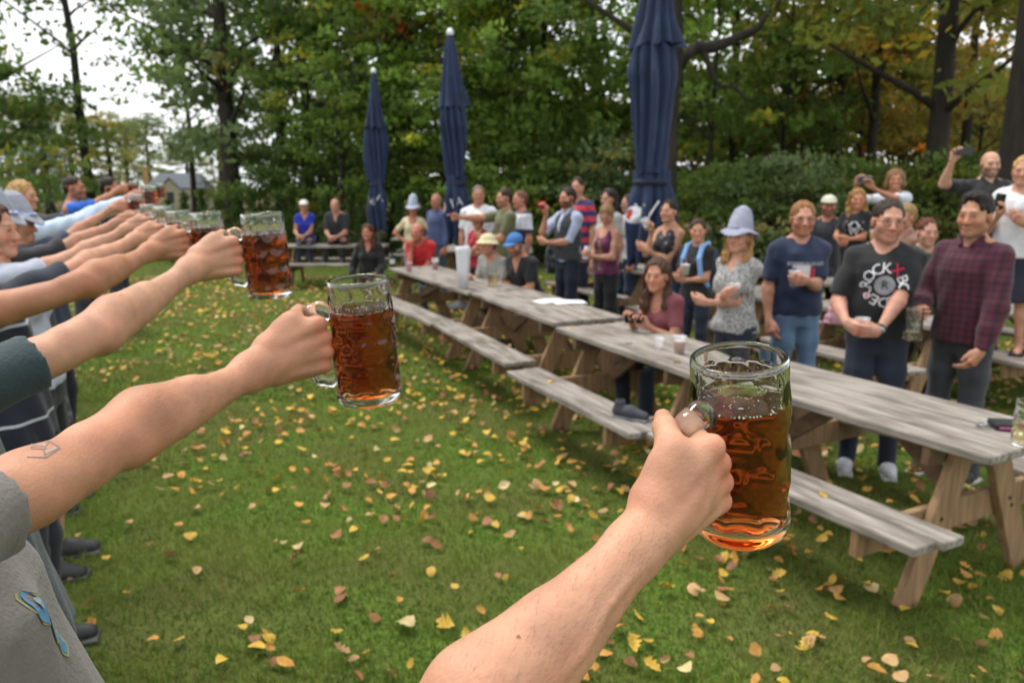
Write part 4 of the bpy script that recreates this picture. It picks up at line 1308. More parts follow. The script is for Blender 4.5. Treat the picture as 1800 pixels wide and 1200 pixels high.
def person(label, S, pos, face, group=None, cat='person', fem=False, g=1.0, belly=1.0, lean=0.0, sit=None, yaw=0, pitch=0, roll=0, hs=1.0,
           R=None, L=None, skin='#d8a68a', shirt=None, pants=None, shoes='#2a2a2c', hair=None, glasses=False, z=0.0,
           leg=None, lod=1, legs_bare=False, spread=0.0, raise_sh=0.0, face_o=None, thick=1.0, fine=True, jaw=1.0, nolegs=False, armfine=0):
    """face: heading in degrees, 0 = +Y, positive turns to +X. Hands: dict(p=local point or w=world point, d=, th=, pose=, pole=)."""
    hb, hh, hf = [(.0105, .0052, .0050), (.012, .0062, .0058), (.015, .0075, .0075), (.018, .010, .010)][lod]
    m = S / 1.75
    rz = -rad(face)
    root = empty('person', (pos[0], pos[1], z), rz)
    tag(root, label, cat, group)
    Rz = rot((0, 0, 1), rz)
    toL = lambda p: (np.asarray(p, float) - A(pos[0], pos[1], z)) @ Rz
    dirL = lambda v: np.asarray(v, float) @ Rz
    X, Y, Z = A(1, 0, 0), A(0, 1, 0), A(0, 0, 1)
    pel = A(0, 0, .93 * m) if sit is None else A(0, 0, sit - z + .085 * m)
    up = rot(X, -rad(lean)) @ Z
    fw = rot(X, -rad(lean)) @ Y
    T = lambda x, y, h: pel + m * (x * X + y * fw + h * up)
    prof = FEM if fem else MALE
    def adj(h, rx, ry, oy, add=0.0, loose=0.0):
        gg = g * (1 + (belly - 1) * math.exp(-((h - .14) / .16) ** 2))
        rx2, ry2 = rx * gg, ry * gg
        oy2 = oy + (ry2 - ry) * 0.55
        if loose and h < .36:
            cx = (.142 if fem else .168) * g
            rx2 = rx2 + loose * max(0, cx * .97 - rx2)
            ry2 = ry2 + loose * max(0, cx * .70 - ry2)
        return ((h - H0) / (H1 - H0), (rx2 + add) * m, (ry2 + add) * m, oy2 * m)
    # joints
    shx = (.139 if fem else .163) * g ** .5
    sh = {1: T(shx, -.01, .474 + raise_sh), -1: T(-shx, -.01, .474)}
    spd = .02 + spread
    if sit is None:
        hip = {q: pel + m * A(q * .085, 0, -.05) for q in (1, -1)}
        kn = {q: m * A(q * (.095 + spd * .5), .02, .49) for q in (1, -1)}
        an = {q: m * A(q * (.10 + spd), -.02, .085) for q in (1, -1)}
        if leg:
            for q in leg: kn[q], an[q] = [np.asarray(v) * m for v in leg[q]]
    else:
        hip = {q: pel + m * A(q * .085, .02, -.02) for q in (1, -1)}
        kn = {q: pel + m * A(q * (.12 + spd), .43, .02) for q in (1, -1)}
        an = {q: A(q * (.11 + spd) * m, pel[1] + .40 * m, max(.085 * m, kn[q][2] - .41 * m)) for q in (1, -1)}
        if leg:
            for q in leg: kn[q], an[q] = [np.asarray(v) * m for v in leg[q]]
    neck = T(0, -.012, .55)
    hc = T(0, .012 + .0, .703) if lean < 25 else T(0, .03, .70)
    HR = np.array([X, Y, Z])
    hd_f = rot(Z, -rad(yaw)) @ (Y)
    hd_r = np.cross(hd_f, Z)
    hd_f2 = rot(hd_r, rad(pitch)) @ hd_f
    hd_u = np.cross(hd_r, hd_f2)
    if roll:
        hd_r = rot(hd_f2, rad(roll)) @ hd_r; hd_u = rot(hd_f2, rad(roll)) @ hd_u
    HR = np.array([hd_r, hd_f2, hd_u])
    hsm = hs * (m ** .5) * (0.96 if fem else 1.0)
    # body
    s = Sdf()
    a0, a1 = T(0, 0, H0), T(0, 0, H1)
    s.loft(a0, a1, X, [adj(*q) for q in prof], .02)
    if fem:
        for q in (1, -1): s.sph(T(q * .065, .085, .345), .052 * m, .03)
    s.cap(T(0, -.02, .53), hc - hd_u * .05 * hsm + hd_f2 * -.015, (.052 if fem else .060) * m, (.048 if fem else .056) * hsm, .03)
    for q in (1, -1):
        s.cap(T(q * .03, -.025, .555), sh[q] + up * .012 * m, .040 * m, .046 * m * g ** .5, .03)
    fineb = []
    arms = {}
    for q, a in ((1, R), (-1, L)):
        if a and 'sho' in a:
            sh[q] = sh[q] + m * np.asarray(a['sho'], float)
            s.cap(T(q * .09, -.01, .46), sh[q], .075 * m, .050 * m, .04)
            s.cap(T(q * .03, -.025, .555), sh[q] + up * .012 * m, .040 * m, .046 * m, .03)
        P = sh[q]
        L1, L2 = .305 * m, .262 * m
        if a is None: a = {}
        if 'w' in a: W = toL(a['w'])
        elif 'p' in a: W = np.asarray(a['p'], float) * m + (pel - A(0, 0, .93 * m)) if sit is not None else np.asarray(a['p'], float) * m
        else: W = P + m * A(q * .06, .05, -.55) if sit is None else pel + m * A(q * .14, .30, .10)
        pole = np.asarray(a.get('pole', (q * .45, -.5, -.7)), float)
        El = toL(a['el']) if 'el' in a else solve_elbow(P, W, L1, L2, pole)
        fa = nrm(W - El)
        d = nrm(dirL(a['dw'])) if 'dw' in a else (nrm(a['d']) if 'd' in a else nrm(fa + 0.15 * nrm(A(-q * .3, .5, -.1))))
        th = dirL(a['thw']) if 'thw' in a else np.asarray(a.get('th', (-q * .35, .75, .55)), float)
        th = nrm(th - d * (th @ d))
        n = np.cross(th, d) if q == 1 else np.cross(d, th)
        pose = a.get('pose', 'relax')
        add_arm(s, P, El, W, d, th, n, m, pose, (.86 if fem else 1.0) * g ** .6 * a.get('g', 1.0), thick * (.93 if fem else 1))
        arms[q] = (P, El, W, d, th, n)
        if lod == 0 and q == 1 and 'el' in a and armfine:
            pts_ = np.array([El, W, W + d * .13 * m] + ([P] if armfine > 1 else []))
            l_, u_ = pts_.min(0) - .075, pts_.max(0) + .075
            fineb.append(((l_ + u_) / 2, (u_ - l_) / 2, .0034 if armfine == 1 else .0042))
        else:
            fineb.append((W + d * .075 * m, .115 * m, hf))
    bare = legs_bare or (pants and pants.get('len', 1) < .9)
    if bare:
        for q in (1, -1):
            s.chain([hip[q], kn[q], kn[q] + (an[q] - kn[q]) * .35 - Y * .015, an[q]], [.078 * m, .054 * m, .054 * m, .036 * m], .03)
            s.chain([an[q] - A(0, .03, .04) * m, an[q] + A(q * .02, .12, -.055) * m, an[q] + A(q * .03, .175, -.065) * m], [.034 * m, .030 * m, .018 * m], .03)
    else:
        for q in (1, -1): s.cap(hip[q], hip[q] + (kn[q] - hip[q]) * .4, .07 * m, .06 * m, .03)
    add_head(s, hc, HR, hsm, fem, jaw)
    fl = []
    if fine:
        fl = [(hc - hd_u * .01, A(.115, .135, .15) * hsm, hh)] + (fineb if lod < 3 else [])
    V, Q = multi_nets(s, hb, fl)
    sk = np.array(lin(skin)) * A(.94, .985, 1.02)
    C = np.tile(sk, (len(V), 1))
    if lod == 0:             # blotchy redness
        rb = np.random.RandomState(int(S * 1000)); N = 0
        for _ in range(6): N = N + np.sin(V @ (rb.normal(size=3) * 46) + rb.uniform(0, 6.28))
        C *= 1 - np.clip(N / 6 + .15, 0, 1)[:, None] * A(.02, .13, .15)
    # slightly redder hands and elbows, paler inner arm
    for q in (1, -1):
        P, El, W, d, th, n = arms[q]
        for c, r, k in ((El, .06, .12), (W + d * .095 * m, .05, .16)):
            w = np.clip(1 - np.linalg.norm(V - c, axis=1) / (r * m), 0, 1)[:, None] * k
            C *= 1 - w * A(-.1, .9, 1.0)
    for q in (1, -1):        # knuckles a little redder than the rest
        P, El, W, d, th, n = arms[q]
        for reach, lat, ph in FING:
            w = np.clip(1 - np.linalg.norm(V - (W + m * (.094 * reach * d + lat * th - .008 * n)), axis=1) / (.017 * m), 0, 1)[:, None]
            C *= 1 - w * A(-.10, .22, .24)
    fo = dict(face_o or {})
    if hair: fo.setdefault('haircol', hair[1])
    C = head_colours(V, C, hc, HR, hsm, sk, fo)
    body = link('body', mesh_np('body', V, Q, skin_mat(), True, C), root)
    info = dict(root=root, body=body, arms=arms, T=T, hc=hc, HR=HR, hsm=hsm, toL=toL, m=m, Rz=Rz, pel=pel, V=V, Q=Q, pos=A(pos[0], pos[1], z))
    # hair
    if hair:
        hm = hair_mesh(hc, HR, hsm, hair[0], hair[2] if len(hair) > 2 else .3)
        v, q_ = hm.nets(min(hh * 1.15, .009), noise=(.0050, 120, 3, (1, 1, .45)))
        link('hair', mesh_np('hair', v, q_, hair_mat(hair[1])), root)
    # shirt
    if shirt:
        c = Sdf()
        lo = shirt.get('hem', -.03)
        loose = shirt.get('loose', .7)
        pr = [adj(h, rx, ry, oy, .026 if h < .05 else .019 if h < .2 else .014 if h < .47 else .010, loose) for (h, rx, ry, oy) in prof if h >= -.07]
        c.loft(a0, a1, X, pr, .02)
        if fem:
            for q in (1, -1): c.sph(T(q * .065, .085, .345), .064 * m, .03)
        sl = shirt.get('sleeve', .5); sr = shirt.get('sr', 1.0)
        if sl > 0:
            for q in (1, -1):
                P, El, W, d, th, n = arms[q]
                c.cap(T(q * .045, -.02, .535), P + up * .006 * m, .050 * m, .056 * m * g ** .5, .03)
                c.cap(T(q * .10, -.01, .44), P, .076 * m, .060 * m * sr, .04)
                gg = (.86 if fem else 1.0) * g ** .6 * ((R or {}).get('g', 1.0) if q == 1 else 1.0) ** .6
                if sl <= 1:
                    e = P + (El - P) * (sl * 1.35 if sl < .7 else sl)
                    c.loft(P, e, np.cross(El - P, Z + .1 * Y), [(-.05, .062 * m * gg, .062 * m * gg), (.4, .068 * m * gg * sr, .066 * m * gg * sr), (1, .070 * m * gg * sr, .064 * m * gg * sr)], .03)
                    ax = nrm(El - P)
                    if shirt.get('open'): c.loft(e - ax * .010, e + ax * .06, np.cross(ax, Z + .1 * Y), [(0, .0575 * m * gg, .0575 * m * gg), (1, .0575 * m * gg, .0575 * m * gg)], .003, -1)
                else:
                    c.chain([P, P + (El - P) * .5, El], [.069 * m * gg, .069 * m * gg, .070 * m * gg], .02)
                    f = min(sl - 1, .93)
                    c.chain([El, El + (W - El) * .5, El + (W - El) * f], [.070 * m * gg, .064 * m * gg, .047 * m * gg], .02)
        else:
            for q in (1, -1):       # tank top straps: bare shoulders and arms
                c.cap(T(q * .185, 0, .54), T(q * .165, 0, .40), .062 * m, .045 * m, .015, -1)
        nk = shirt.get('neck', 'crew')
        if nk == 'crew': c.cap(T(0, .004, .535), T(0, .0, .72), (.062 if fem else .068) * m, .085 * m, .010, -1)
        elif nk == 'scoop': c.cap(T(0, .075, .475), T(0, .03, .72), .072 * m, .10 * m, .012, -1); c.cap(T(0, -.01, .53), T(0, 0, .72), .075 * m, .09 * m, .01, -1)
        elif nk == 'v':
            c.cap(T(0, .004, .54), T(0, 0, .72), .064 * m, .08 * m, .010, -1)
            c.chain([T(0, .12, .42), T(0, .09, .52), T(0, .05, .6)], [.012 * m, .042 * m, .07 * m], .008, -1)
        elif nk == 'collar':
            c.cap(T(0, .016, .56), T(0, .014, .75), .054 * m, .064 * m, .006, -1)
            c.chain([T(0, .11, .50), T(0, .08, .57)], [.006 * m, .030 * m], .006, -1)
        c.cut(T(0, 0, lo), -up if sit is None else -up)
        v, q_ = c.nets(shirt.get('h', hb * .95), noise=(shirt.get('fold', .0062), 34, hash(label) % 1000 if False else len(label) * 7 % 97, (1.0, 1.0, .45)))
        so = link('shirt', mesh_np('shirt', v, q_, shirt['mat']), root)
        info['shirt'] = so; info['sV'] = v; info['sQ'] = q_
        if nk == 'collar':
            k = Sdf()
            for q in (1, -1):
                k.chain([T(q * .035, .070, .530), T(q * .062, .02, .575), T(q * .045, -.055, .585), T(0, -.075, .59)], [.014 * m, .015 * m, .014 * m, .013 * m], .012)
            v, q_ = k.nets(hb * .7)
            link('collar', mesh_np('collar', v, q_, shirt['mat']), root)
        if shirt.get('vest'):
            c2 = Sdf()
            c2.loft(a0, a1, X, [(t, a + .012, b + .012, o) for (t, a, b, o) in pr], .02)
            for q in (1, -1):
                c2.cap(T(q * .05, -.02, .53), sh[q] - X * q * .03 * m, .05 * m, .05 * m, .03)
                c2.cap(sh[q] + X * q * .09 * m, sh[q] + X * q * .02 * m - up * .05 * m, .075 * m, .07 * m, .01, -1)
            c2.cap(T(0, .03, .53), T(0, .02, .72), .075 * m, .10 * m, .010, -1)
            c2.chain([T(0, .16, .30), T(0, .12, .5)], [.01 * m, .05 * m], .006, -1)
            c2.cut(T(0, 0, lo + .01), -up)
            v, q_ = c2.nets(hb, noise=(.003, 30, 4, (1, 1, .5)))
            link('vest', mesh_np('vest', v, q_, shirt['vest']), root)
    # trousers
    if pants and not nolegs:
        c = Sdf()
        ln = pants.get('len', 1.0)
        w = pants.get('w', 1.0)
        c.loft(a0, a1, X, [adj(h, rx, ry, oy, .007) for (h, rx, ry, oy) in prof if h < .2], .02)
        for q in (1, -1):
            if ln >= .9:
                mid = kn[q] + (an[q] - kn[q]) * .45
                e = an[q] + (an[q] - kn[q]) * .10
                c.chain([hip[q], hip[q] + (kn[q] - hip[q]) * .5, kn[q]], [.094 * m * g, .082 * m * g * w, .066 * m * w], .03)
                c.loft(kn[q], e, X, [(-.05, .064 * m * w, .064 * m * w), (.4, .062 * m * w, .066 * m * w), (1, .056 * m * w, .062 * m * w)], .03)
            else:
                e = hip[q] + (kn[q] - hip[q]) * (ln * 2)
                c.loft(hip[q], e, X, [(0, .094 * m * g, .100 * m * g), (1, .092 * m * w, .095 * m * w)], .03)
        c.cut(T(0, 0, pants.get('top', .06)), up)
        v, q_ = c.nets(hb, noise=(.005, 28, 11, (1, 1, .5)))
        link('trousers' if ln > .9 else 'shorts', mesh_np('trousers', v, q_, pants['mat']), root)
    # shoes
    if shoes and not nolegs:
        for q in (1, -1):
            c = Sdf()
            p = an[q]
            zb = p[2] - .085 * m
            hp = lambda x, y, zz: A(p[0] + q * x * m, p[1] + y * m, zb + zz * m)
            c.chain([hp(0, -.035, .045), hp(.012, .07, .04), hp(.022, .16, .032)], [.042 * m, .045 * m, .034 * m], .03)
            c.cap(hp(0, -.02, .05), hp(0, -.01, .10), .042 * m, .044 * m, .02)
            c.cut(A(0, 0, zb + .004), -Z)
            v, q_ = c.nets(max(hb * .75, .008))
            sm = shoes if not isinstance(shoes, str) else mat_cache(shoes)
            link('shoe', mesh_np('shoe', v, q_, sm), root)
            b = MB(); b.box(hp(.010, .06, .010), (.094 * m, .275 * m, .022 * m), bev=.009)
            b.build('sole', mat_cache('#4a4a4c' if shoes == '#2a2a2c' else '#c9c6c0'), root)
    if glasses:
        b = MB()
        P = lambda x, y, zz: hc + hsm * (x * HR[0] + y * HR[1] + zz * HR[2])
        for sx in (-1, 1):
            ring = [P(sx * .032 + .023 * math.cos(a), .094 - .003 * abs(math.cos(a)), -.006 + .018 * math.sin(a)) for a in np.linspace(0, 2 * math.pi, 17)]
            b.tube(ring, .0014 * hsm, 6, False)
            b.tube([P(sx * .055, .092, 0), P(sx * .080, .06, .0), P(sx * .084, -.01, -.004)], .0022 * hsm, 6)
        b.tube([P(-.010, .095, -.002), P(.010, .095, -.002)], .0021 * hsm, 6)
        b.build('glasses', mat_cache('#15120f'), root, True)
    return info

_mc = {}
def mat_cache(h, rough=.6, **k):
    key = (h, rough, tuple(sorted(k.items())))
    if key not in _mc: _mc[key] = mat('plain_' + h.strip('#'), lin(h), rough, .06, 20, **k)
    return _mc[key]

def decal(info, target_V, target_Q, polys2d, centre, direction, right, up, name, material, lift=.0025):
    """Lay a flat print (list of (verts2d, faces)) on a surface by casting each vertex onto it."""
    bvh = BVHTree.FromPolygons([Vector(v) for v in target_V], [tuple(int(i) for i in f) for f in target_Q])
    V, F = [], []
    for vs, fs in polys2d:
        n0 = len(V); ok = True; tmp = []
        for (a, b) in vs:
            o = centre + right * a + up * b
            hit, nr, _, _ = bvh.ray_cast(Vector(o.tolist()), Vector(nrm(direction).tolist()), .6)
            if hit is None: ok = False; break
            tmp.append(np.array(hit) - nrm(direction) * lift)
        if not ok: continue
        V += tmp; F += [[i + n0 for i in f] for f in fs]
    if not V: return None
    F3 = []
    for f in F:
        for i in range(1, len(f) - 1): F3.append([f[0], f[i], f[i + 1]])
    return link(name, mesh_np(name, np.array(V), np.array(F3), material, False), info['root'])

def text_polys(txt, size, place=None, sub=1):
    """Flat letters as polygons (one entry per triangle set), optionally moved by place(x, y, index)."""
    out = []
    cu = bpy.data.curves.new('lettering_tmp', 'FONT')
    cu.body = txt; cu.size = size; cu.align_x = 'CENTER'; cu.align_y = 'CENTER'; cu.resolution_u = 2
    o = bpy.data.objects.new('lettering_tmp', cu)
    COL.objects.link(o)
    dg = bpy.context.evaluated_depsgraph_get()
    me = o.evaluated_get(dg).to_mesh()
    vs = [(v.co.x, v.co.y) for v in me.vertices]
    fs = [list(p.vertices) for p in me.polygons]
    o.evaluated_get(dg).to_mesh_clear()
    bpy.data.objects.remove(o); bpy.data.curves.remove(cu)
    if place: vs = [place(x, y) for x, y in vs]
    return [(vs, fs)]
# ---------------------------------------------------------------- dimpled glass mugs
def glass_material():
    m = bpy.data.materials.new('mug_glass'); m.use_nodes = True
    nt = m.node_tree; nt.nodes.clear()
    o = nt.nodes.new('ShaderNodeOutputMaterial'); g = nt.nodes.new('ShaderNodeBsdfGlass')
    g.inputs['IOR'].default_value = 1.5; g.inputs['Roughness'].default_value = 0.0
    g.inputs['Color'].default_value = (.97, .985, .975, 1)
    nt.links.new(g.outputs[0], o.inputs[0]); return m

def beer_material(density, col):
    m = bpy.data.materials.new('beer'); m.use_nodes = True
    nt = m.node_tree; nt.nodes.clear()
    o = nt.nodes.new('ShaderNodeOutputMaterial'); g = nt.nodes.new('ShaderNodeBsdfGlass')
    a = nt.nodes.new('ShaderNodeAttribute'); a.attribute_name = 'ior'
    nt.links.new(a.outputs['Fac'], g.inputs['IOR'])
    g.inputs['Roughness'].default_value = 0.15
    g.inputs['Color'].default_value = (1, 1, 1, 1)
    v = nt.nodes.new('ShaderNodeVolumeAbsorption')
    v.inputs['Color'].default_value = (*col, 1); v.inputs['Density'].default_value = density
    nt.links.new(g.outputs[0], o.inputs['Surface']); nt.links.new(v.outputs[0], o.inputs['Volume']); return m

GLASS = glass_material()
BEER = beer_material(58.0, (.86, .49, .09))
BEER_PALE = beer_material(12.0, (.97, .80, .25))
FOAM = mat('beer_foam', (.80, .74, .62), .7, .2, 300, .5, 500)

MUG_R, MUG_H, MUG_IN = .0500, .195, .0435
def mug_outer(th, z):
    """Radius of the outer wall: three staggered rows of thumb dimples under a plain faceted band."""
    base = MUG_R
    if z < .012: base -= .006 * (1 - z / .012) ** 2
    base -= .0025 * max(0, min(1, (z - .150) / .02))
    d = 0.0
    n = 9
    for row, zc in enumerate((.040, .078, .116)):
        ph = (row % 2) * .5
        t = th / (2 * math.pi) * n + ph
        du = (t - round(t)) / n * 2 * math.pi * base
        q = (du / .0165) ** 2 + ((z - zc) / .0190) ** 2
        if q < 1: d = max(d, .0019 * (1 - q) ** 1.0)
    # flutes that close in arches under the rim
    t = th / (2 * math.pi) * n + .5
    du = (t - round(t)) / n * 2 * math.pi * base
    q = (du / .0165) ** 2 + ((z - .152) / .022) ** 2
    if q < 1: d = max(d, .0012 * (1 - q) ** .7)
    return base - d

def make_mug_meshes(level, beer, detail):
    nt, nz = (162, 100) if detail else (72, 50)
    zs = list(np.linspace(.0, MUG_H - .006, nz))
    V, F = [], []
    def ring(fr, z):
        i0 = len(V)
        for k in range(nt):
            a = 2 * math.pi * k / nt
            r = fr(a) if callable(fr) else fr
            V.append((r * math.cos(a), r * math.sin(a), z))
        return i0
    def join(a, b):
        for k in range(nt):
            k2 = (k + 1) % nt
            F.append((a + k, a + k2, b + k2, b + k))
    rows = [ring(.004, .005), ring(.030, .005), ring(.036, .001)]
    rows += [ring(lambda a, z=z: mug_outer(a, z), z) for z in zs]
    rt = MUG_R - .0025
    for i in range(1, 8):                                    # rolled rim
        a = math.pi * i / 8
        rows.append(ring(rt - .003 + .003 * math.cos(a), MUG_H - .006 + .006 * math.sin(a) * .7))
    zi = np.linspace(MUG_H - .006, level, 14)
    ri = lambda z: MUG_IN - max(0, (z - .155)) * .02 + .0010 * min(1, max(0, (z - .150) / .02))
    rows += [ring(ri(z), z) for z in zi]
    for a, b in zip(rows[:-1], rows[1:]): join(a, b)
    F.append(tuple(rows[0] + k for k in range(nt - 1, -1, -1)))
    f4 = np.array([f for f in F if len(f) == 4]); f3 = np.array([[f[0], f[i], f[i + 1]] for f in F if len(f) > 4 for i in range(1, len(f) - 1)])
    glass = mesh_np('mug_glass', V, [f4, f3], GLASS)
    # beer: glass/beer interface with relative IOR, free surface on top
    V, F = [], []
    ior = []
    rows = []
    prof = [(.004, .0105), (.030, .0108), (.038, .0130), (.0422, .018)] + [(ri(z), z) for z in np.linspace(.026, level - .0002, 18)]
    for r, z in prof:
        rows.append(ring(r, z)); ior += [1.33 / 1.5] * nt
    ti = 1.33
    t_rows = [(ri(level) - .0001, level), (ri(level) - .0012, level - .0009), (ri(level) - .004, level - .0014), (.02, level - .0015), (.004, level - .0015)]
    tr = []
    for r, z in t_rows:
        tr.append(ring(r, z)); ior += [ti] * nt
    for a, b in zip(rows[:-1], rows[1:]): join(a, b)
    join(rows[-1], tr[0])
    for a, b in zip(tr[:-1], tr[1:]): join(a, b)
    F.append(tuple(rows[0] + k for k in range(nt - 1, -1, -1)))
    F.append(tuple(tr[-1] + k for k in range(nt)))
    f4 = np.array([f for f in F if len(f) == 4]); f3 = np.array([[f[0], f[i], f[i + 1]] for f in F if len(f) > 4 for i in range(1, len(f) - 1)])
    bm = mesh_np('mug_beer', V, [f4, f3], beer)
    at_ = bm.attributes.new('ior', 'FLOAT', 'POINT'); at_.data.foreach_set('value', np.array(ior, np.float32))
    # handle: thick glass loop on the +X side
    s = Sdf()
    s.chain([A(.0495, 0, .146), A(.062, 0, .152), A(.076, 0, .147), A(.0835, 0, .128), A(.0845, 0, .095), A(.081, 0, .062), A(.070, 0, .044), A(.056, 0, .040), A(.0495, 0, .044)],
            [.0130, .0120, .0118, .0115, .0110, .0105, .0100, .0100, .0110], .006)
    s.cap(A(0, 0, .0), A(0, 0, .2), MUG_R - .0015, None, .002, -1)
    v, q = s.nets(.0018 if detail else .0032)
    handle = mesh_np('mug_handle', v, q, GLASS)
    # a thin broken collar of foam on the surface
    b = MB()
    r = random.Random(5)
    for i in range(150 if detail else 40):
        a = r.uniform(0, 6.283); rr = ri(level) - .0012 - abs(r.gauss(0, .0016)); sz = r.uniform(.0004, .0011)
        if r.random() < .22: rr = r.uniform(.0, .038)
        b.lathe([(sz * .3, -sz * .2), (sz, .0), (sz * .7, sz * .7), (sz * .1, sz)], 6, (rr * math.cos(a), rr * math.sin(a), level - .0013))
    foam = b.mesh('mug_foam', FOAM, True)
    return glass, bm, handle, foam

_mug_cache = {}
def mug(label, centre, axis, handle_dir, group=None, level=.147, beer=None, detail=False, parent=None):
    """Mug whose mid-height centre stands at `centre`."""
    key = (level, detail, (beer or BEER).name)
    if key not in _mug_cache: _mug_cache[key] = make_mug_meshes(level, beer or BEER, detail)
    g, b, h, f = _mug_cache[key]
    up = nrm(axis); hx = np.asarray(handle_dir, float); hx = nrm(hx - up * (hx @ up)); hy = np.cross(up, hx)
    M = np.eye(4); M[:3, 0] = hx; M[:3, 1] = hy; M[:3, 2] = up; M[:3, 3] = np.asarray(centre) - up * MUG_H * .5
    r = empty('beer_mug')
    r.matrix_world = Matrix(M.tolist())
    tag(r, label, 'beer mug', group)
    for n_, me in (('glass', g), ('beer', b), ('handle', h)): link(n_, me, r)
    tag(link('foam', f, r), kind='stuff')
    return r
# ---------------------------------------------------------------- the row of people holding out mugs
GT = 'people in the row holding out mugs'
GM = 'beer mugs held out along the row'

def toaster(label, S, root, face, M, axis, hdir, el, wd, mug_label, level=.147, beer=None, detail=False, sho=(0, .06, .02), tilt=.5, **kw):
    """Right hand closes round the handle of a mug whose centre is M (all in world space)."""
    up = nrm(axis); hx = np.asarray(hdir, float); hx = nrm(hx - up * (hx @ up))
    m = S / 1.75
    d = nrm(wd)
    d = nrm(d - up * (d @ up) * tilt)
    th = nrm(up - d * (up @ d))
    n = np.cross(th, d)
    B = np.asarray(M) + hx * .0835 + up * .003
    W = B - d * .074 * m - n * .0285 * m
    R = dict(w=W, dw=d, thw=th, pose='mug', sho=sho, g=kw.pop('arm_g', .88))
    if el is not None: R['el'] = el
    i = person(label, S, root, face, GT, R=R, **kw)
    i['mug'] = mug(mug_label, M, up, hx, GM, level, beer, detail)
    return i

def flannel(h1, h2, sc=26): return plaid_mat(h1, h2, sc)

t1 = toaster('person at the bottom edge whose bare forearm lifts the largest mug', 1.70, (-.33, .16), 25, at(1300, 780, .80), (-.10, -.13, 1), (-.80, -.60, 0),
             at(805, 1310, .57), (.62, .40, .62), 'largest glass mug of amber beer, sharp in front of the picnic tables', detail=True, lod=0, armfine=1, thick=1.05, arm_g=.98, skin='#c08c6e',
             shirt=dict(mat=cloth('#3c4048'), sleeve=.35), pants=dict(mat=cloth('#2a3040')), hair=('short', '#3a2a1e'), sho=(.10, .10, -.08), tilt=.55)
GREY = cloth('#6b6661')
t2 = toaster('person in grey T-shirt with crystal tattoo at the sleeve, second arm from the camera', 1.78, (-.575, .80), 60, at(640, 597, 1.21), (-.05, -.06, 1), (-.97, -.25, 0),
             at(222, 775, .93), (.80, .50, .40), 'second largest glass mug, held by the tattooed arm', detail=True, lod=0, armfine=2, lean=-17, yaw=-24, belly=1.10, arm_g=.67, skin='#b98466',
             shirt=dict(mat=GREY, sleeve=.27, hem=-.12, fold=.006, sr=.90, h=.0075), pants=dict(mat=cloth('#23252c')), hair=('short', '#4a3424'), sho=(.0, .10, .085), g=1.1, tilt=.6)
t3 = toaster('person in dark teal T-shirt, arm just beyond the grey sleeve', 1.80, (-.97, 1.30), 66, at(468, 448, 1.80), (-.04, -.04, 1), (-.96, -.28, 0),
             at(180, 588, 1.40), (.82, .50, .36), 'glass mug whose bottom edge is just above the lawn of yellow leaves, third in line', detail=True, lod=0, armfine=2, arm_g=.72, lean=-15, skin='#be8d70',
             shirt=dict(mat=cloth('#26383c'), sleeve=.46, sr=.92, h=.0075, fold=.004), pants=dict(mat=cloth('#1c1d22')), hair=('short', '#5a4630'), sho=(.0, .12, .04), g=1.1, tilt=.6)
t4 = toaster('person whose lean sinewy arm shows a strip of blue and white cuff', 1.78, (-1.60, 1.92), 68, at(368, 428, 2.40), (-.03, -.03, 1), (-.96, -.28, 0),
             at(160, 500, 2.05), (.86, .45, .28), 'glass mug half hidden behind the fist of the teal sleeved arm', lod=0, armfine=2, detail=True, skin='#af795a', arm_g=.76,
             shirt=dict(mat=cloth('#7f9fb8'), sleeve=.33), pants=dict(mat=cloth('#20242c')), hair=('short', '#3a2c20'), sho=(.0, .12, .03), tilt=.6)
STRIPE = None
t5 = toaster('person in navy shirt with thin white stripes', 1.74, (-1.80, 2.72), 70, at(318, 412, 3.15), (-.03, -.02, 1), (-.95, -.3, 0),
             at(145, 474, 2.80), (.9, .4, .2), 'glass mug with pale beer line beside the arbor hedge, fifth in line', lod=1, detail=True, skin='#c0896b',
             shirt=dict(mat=stripe_mat('#141a2a', '#b9bdc6', 9, .09), sleeve=.6), pants=dict(mat=cloth('#20242c')), hair=('long', '#3c2618', .2), fem=False, lean=-8, sho=(0, .1, .03), tilt=.7)
t6 = toaster('woman with brown hair whose profile is cut by the left edge', 1.74, (-2.20, 3.50), 74, at(290, 396, 3.85), (-.02, -.02, 1), (-.95, -.3, 0),
             None, (.95, .3, .12), 'nearly empty glass mug in front of the far house', level=.075, lod=1, detail=True, skin='#c38e73', fem=True, yaw=10, lean=-8,
             shirt=dict(mat=cloth('#aab0be'), sleeve=.32), pants=dict(mat=cloth('#15171d'), len=.55), hair=('long', '#4a3020', .16), sho=(0, .08, .02), tilt=.7)
t7 = toaster('person under the nearer grey felt hat with blue and white cord', 1.74, (-2.64, 4.25), 76, at(264, 388, 4.55), (0, 0, 1), (-.95, -.3, 0),
             None, (.95, .3, .1), 'small mug seventh along the row, blurred above the reaching forearms', lod=1, detail=True, skin='#b98265',
             shirt=dict(mat=cloth('#1c1d22'), sleeve=.6), pants=dict(mat=floral_mat(), len=.6), hair=('short', '#4a3526'), sho=(0, .08, .02), tilt=.7, pitch=-6, lean=-11)
t8 = toaster('person under the farther grey felt hat, navy sleeve raised', 1.70, (-3.02, 5.05), 78, at(243, 364, 5.55), (0, 0, 1), (-.95, -.3, 0),
             None, (.95, .3, .1), 'dark full mug left of the house roof, held by the navy sleeved arm', lod=2, skin='#b98265',
             shirt=dict(mat=cloth('#1c2740'), sleeve=.8), pants=dict(mat=cloth('#17181c')), hair=('short', '#5a3e2a'), sho=(0, .06, .02), tilt=.7, pitch=-4, lean=-11)
